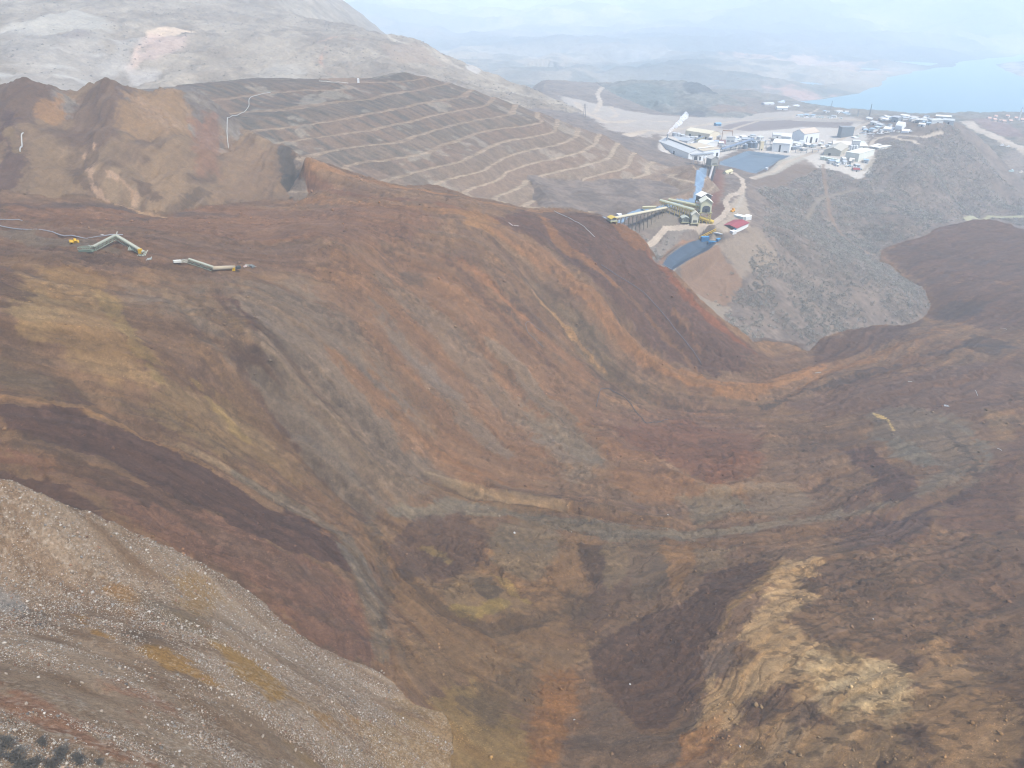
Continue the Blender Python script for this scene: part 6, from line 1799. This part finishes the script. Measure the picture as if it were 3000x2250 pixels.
# stones
def rock(seed, sub=1):
    bm = bmesh.new(); bmesh.ops.create_icosphere(bm, subdivisions=sub, radius=1)
    r = np.random.RandomState(seed); ax = r.uniform(.6, 1.25, 3)
    pl = [(r.randn(3), r.uniform(.5, .85)) for _ in range(6)]
    for v in bm.verts:
        c = np.array(v.co)
        for n, d in pl:
            n = n / np.linalg.norm(n); e = c.dot(n) - d
            if e > 0: c = c - n * e
        v.co = Vector(c * ax * (1 + r.uniform(-.06, .06)))
    V = np.array([v.co[:] for v in bm.verts], np.float32); F = [tuple(v.index for v in f.verts) for f in bm.faces]
    bm.free(); return V, F
RK = [rock(s, 1) for s in range(8)]
RK0 = []
for s in range(6):
    r = np.random.RandomState(s + 50)
    V = np.array([(1,0,0),(-1,0,0),(0,1,0),(0,-1,0),(0,0,1),(0,0,-1)], np.float32) * r.uniform(.6, 1.3, (6, 1)) + r.uniform(-.2, .2, (6, 3))
    RK0.append((V.astype(np.float32), [(0,2,4),(2,1,4),(1,3,4),(3,0,4),(2,0,5),(1,2,5),(3,1,5),(0,3,5)]))
M_stone = earth_mat('stone', (1.5, 6.0), .14, .5, .1)
def stones(name, x, y, size, cols, label, cat, meshes):
    z = build_points(x, y)[0]
    VV = []; FF = []; CC = []; n = 0
    ang = rs.rand(len(x)) * 6.28
    for q in range(len(meshes)):
        V, F = meshes[q]; F = np.array(F, np.int32)
        k_ = np.arange(q, len(x), len(meshes)); m_ = len(k_)
        if not m_: continue
        c, s = (np.cos(ang[k_]) * size[k_])[:, None], (np.sin(ang[k_]) * size[k_])[:, None]
        W = np.stack([V[None, :, 0] * c - V[None, :, 1] * s + x[k_][:, None], V[None, :, 0] * s + V[None, :, 1] * c + y[k_][:, None],
                      V[None, :, 2] * size[k_][:, None] * .8 + (z[k_] + size[k_] * .25)[:, None]], 2)
        VV.append(W.reshape(-1, 3)); CC.append(np.repeat(cols[k_], len(V), 0))
        FF.append((F[None] + (n + np.arange(m_) * len(V))[:, None, None]).reshape(-1, 3)); n += m_ * len(V)
    me = raw_mesh(name, np.concatenate(VV), np.concatenate(FF), M_stone, nv=3, colors=np.concatenate(CC))
    o = bpy.data.objects.new(name, me); COL.objects.link(o)
    return tag(o, label, cat, kind='stuff')
# gravel: polar scatter so that the density on the slope is even to the eye
def polar(n, r0, r1, a0, a1, seed):
    r = np.random.RandomState(seed)
    R_ = np.exp(r.uniform(math.log(r0), math.log(r1), n)); A_ = np.radians(r.uniform(a0, a1, n))
    return np.sin(A_) * R_, np.cos(A_) * R_, R_
x, y, R_ = polar(460000, 55, 235, -52, 12, 3)
zz, id_, _, _, _ = build_points(x, y)
u = x * GU[0] + y * GU[1]; v = -x * GU[1] + y * GU[0]
zone = .66 + 1.2 * fbm(u / 24, v / 6.5, 4, 620) + .3 * fbm(x / 5, y / 5, 3, 720)
OCH = [np.array(hits(it[-1]))[:, :2] for it in PAINT if it[0] == 'G' and (it[1][2] < 70) and it[1][0] > 140]
for P in OCH: zone = np.where(inside(x, y, P), zone - .45, zone)
gd, _, _ = seg_dist(x, y, G_right); zone -= .6 * sstep(40, 6, gd); zone += .35 * sstep(150, 190, R_)
k = (id_ == 1) & (rs.rand(len(x)) < zone)
x, y, R_ = x[k], y[k], R_[k]
sz_ = (.08 + .14 * rs.rand(len(x)) ** 3 + .4 * rs.rand(len(x)) ** 40) * (R_ / 130) ** .5
cl = np.array([lin((190,180,164)), lin((168,146,124)), lin((150,116,92)), lin((196,188,176)), lin((140,134,126))], np.float32)
cc = cl[rs.choice(5, len(x), p=[.32, .26, .14, .14, .14])] * rs.uniform(.26, .66, (len(x), 1)).astype(np.float32)
stones('gravel', x, y, sz_, cc, 'loose pale gravel strewn over the slope in the left foreground', 'gravel', RK0)
# clods on the slide
x, y, R_ = polar(190000, 150, 700, -42, 48, 4)
id_ = macro(x, y)[1]
k = (id_ == 0) & (rs.rand(len(x)) < .3 + .8 * fbm(x / 20, y / 20, 4, 730))
x, y, R_ = x[k], y[k], R_[k]
sz_ = (.16 + .34 * rs.rand(len(x)) ** 5 + 1.1 * rs.rand(len(x)) ** 120) * (R_ / 300) ** .6
base_i = np.clip(((np.arctan2(x, y) - azs[0]) / (azs[1] - azs[0])).round().astype(int), 0, NAZ - 1); base_r = np.clip(np.searchsorted(rr, R_), 0, NR - 1)
cc = gc[base_r * NAZ + base_i] * rs.uniform(.7, 1.6, (len(x), 1)).astype(np.float32)
stones('clods', x, y, sz_, cc, 'clods and broken rock strewn over the slide', 'clods', RK0)
# boulders one can tell apart
rock_me = {}
def boulder(px, py, s, col, lab, group):
    kx = (tuple(col), int(px * 7 + py) % 4)
    if kx not in rock_me:
        V, F = rock(kx[1] + 100, 2)
        rock_me[kx] = raw_mesh('boulder', V, F, M_stone, nv=3, colors=np.repeat([ALB * 1.1 * lin(col)], len(V), 0))
    p = on_ground(px, py)
    o = bpy.data.objects.new('boulder', rock_me[kx]); COL.objects.link(o)
    o.location = (p.x, p.y, p.z + s * .25); o.scale = (s, s * .85, s * .75); o.rotation_euler = (rs.rand(), rs.rand(), rs.rand() * 6)
    tag(o, lab, 'boulder', group)
for px, py, s in [(2215,2065,1.5),(2230,2070,1.3),(2125,2085,1.0),(2140,2105,1.0),(2135,2135,.9),(2320,2205,1.5),(2340,2215,1.3),(2090,2160,.7),(2150,2060,.7),(2105,2070,.8),(2160,2120,.7),(2270,2130,.8),(2080,2230,.8),(2230,2190,.7),(2300,2240,.9),(2400,2160,.7),(2500,2200,.8),(2620,2230,.7)]:
    boulder(px, py, s, (156,128,92), 'tan boulder on the yellow mound in the lower right', 'boulders on the yellow mound')
for px, py, s in [(1780,1770,.8),(1785,1800,.7),(1770,1830,.6),(1745,1850,.7),(1640,1700,.5),(1560,1730,.5),(1330,1620,.5),(1550,2050,.5),(1690,2120,.5)]:
    boulder(px, py, s, (150,116,78), 'tan boulder on the valley floor left of the dark brown hollow', 'boulders on the valley floor')
for px, py, s, lab in [(1958,1505,.9,'bright white boulder on the ridge line right of centre'), (1507,1564,.8,'bright white boulder left of the yellow hollow on the valley floor'), (1674,1557,.5,'small bright white stone under the grey ribbon ridge'), (1846,2003,.5,'small white stone inside the dark brown hollow'), (1683,2105,.6,'small white stone on the edge of the ochre strip'), (2168,2186,.5,'small white stone among the tan boulders'), (2559,1812,.5,'small white stone high on the right mound'), (300,1218,.0,'')]:
    if s: boulder(px, py, s, (232,230,224), lab, None)
for q, (px, py, s) in enumerate([(1113,1985,.6),(1118,1968,.6),(1125,1975,.5),(145,1572,.7),(210,1672,.8),(330,1700,.7),(175,1855,.7),(265,1840,.6),(770,2165,.7),(865,2200,.7),(860,2175,.5),(640,2020,.7),(735,2130,.5),(300,2090,.4),(82,2070,.5),(240,2000,.45),(430,2110,.5),(560,2190,.5),(900,2090,.5),(1040,2040,.5),(20,1980,.4),(350,1960,.5),(470,1900,.5),(55,1420,.6),(60,1440,.5)]):
    boulder(px, py, s, (180,164,144), 'pale boulder among the gravel of the foreground slope', 'pale boulders on the gravel slope')
print('objects', len(bpy.data.objects), 'shrubs', len(sx))
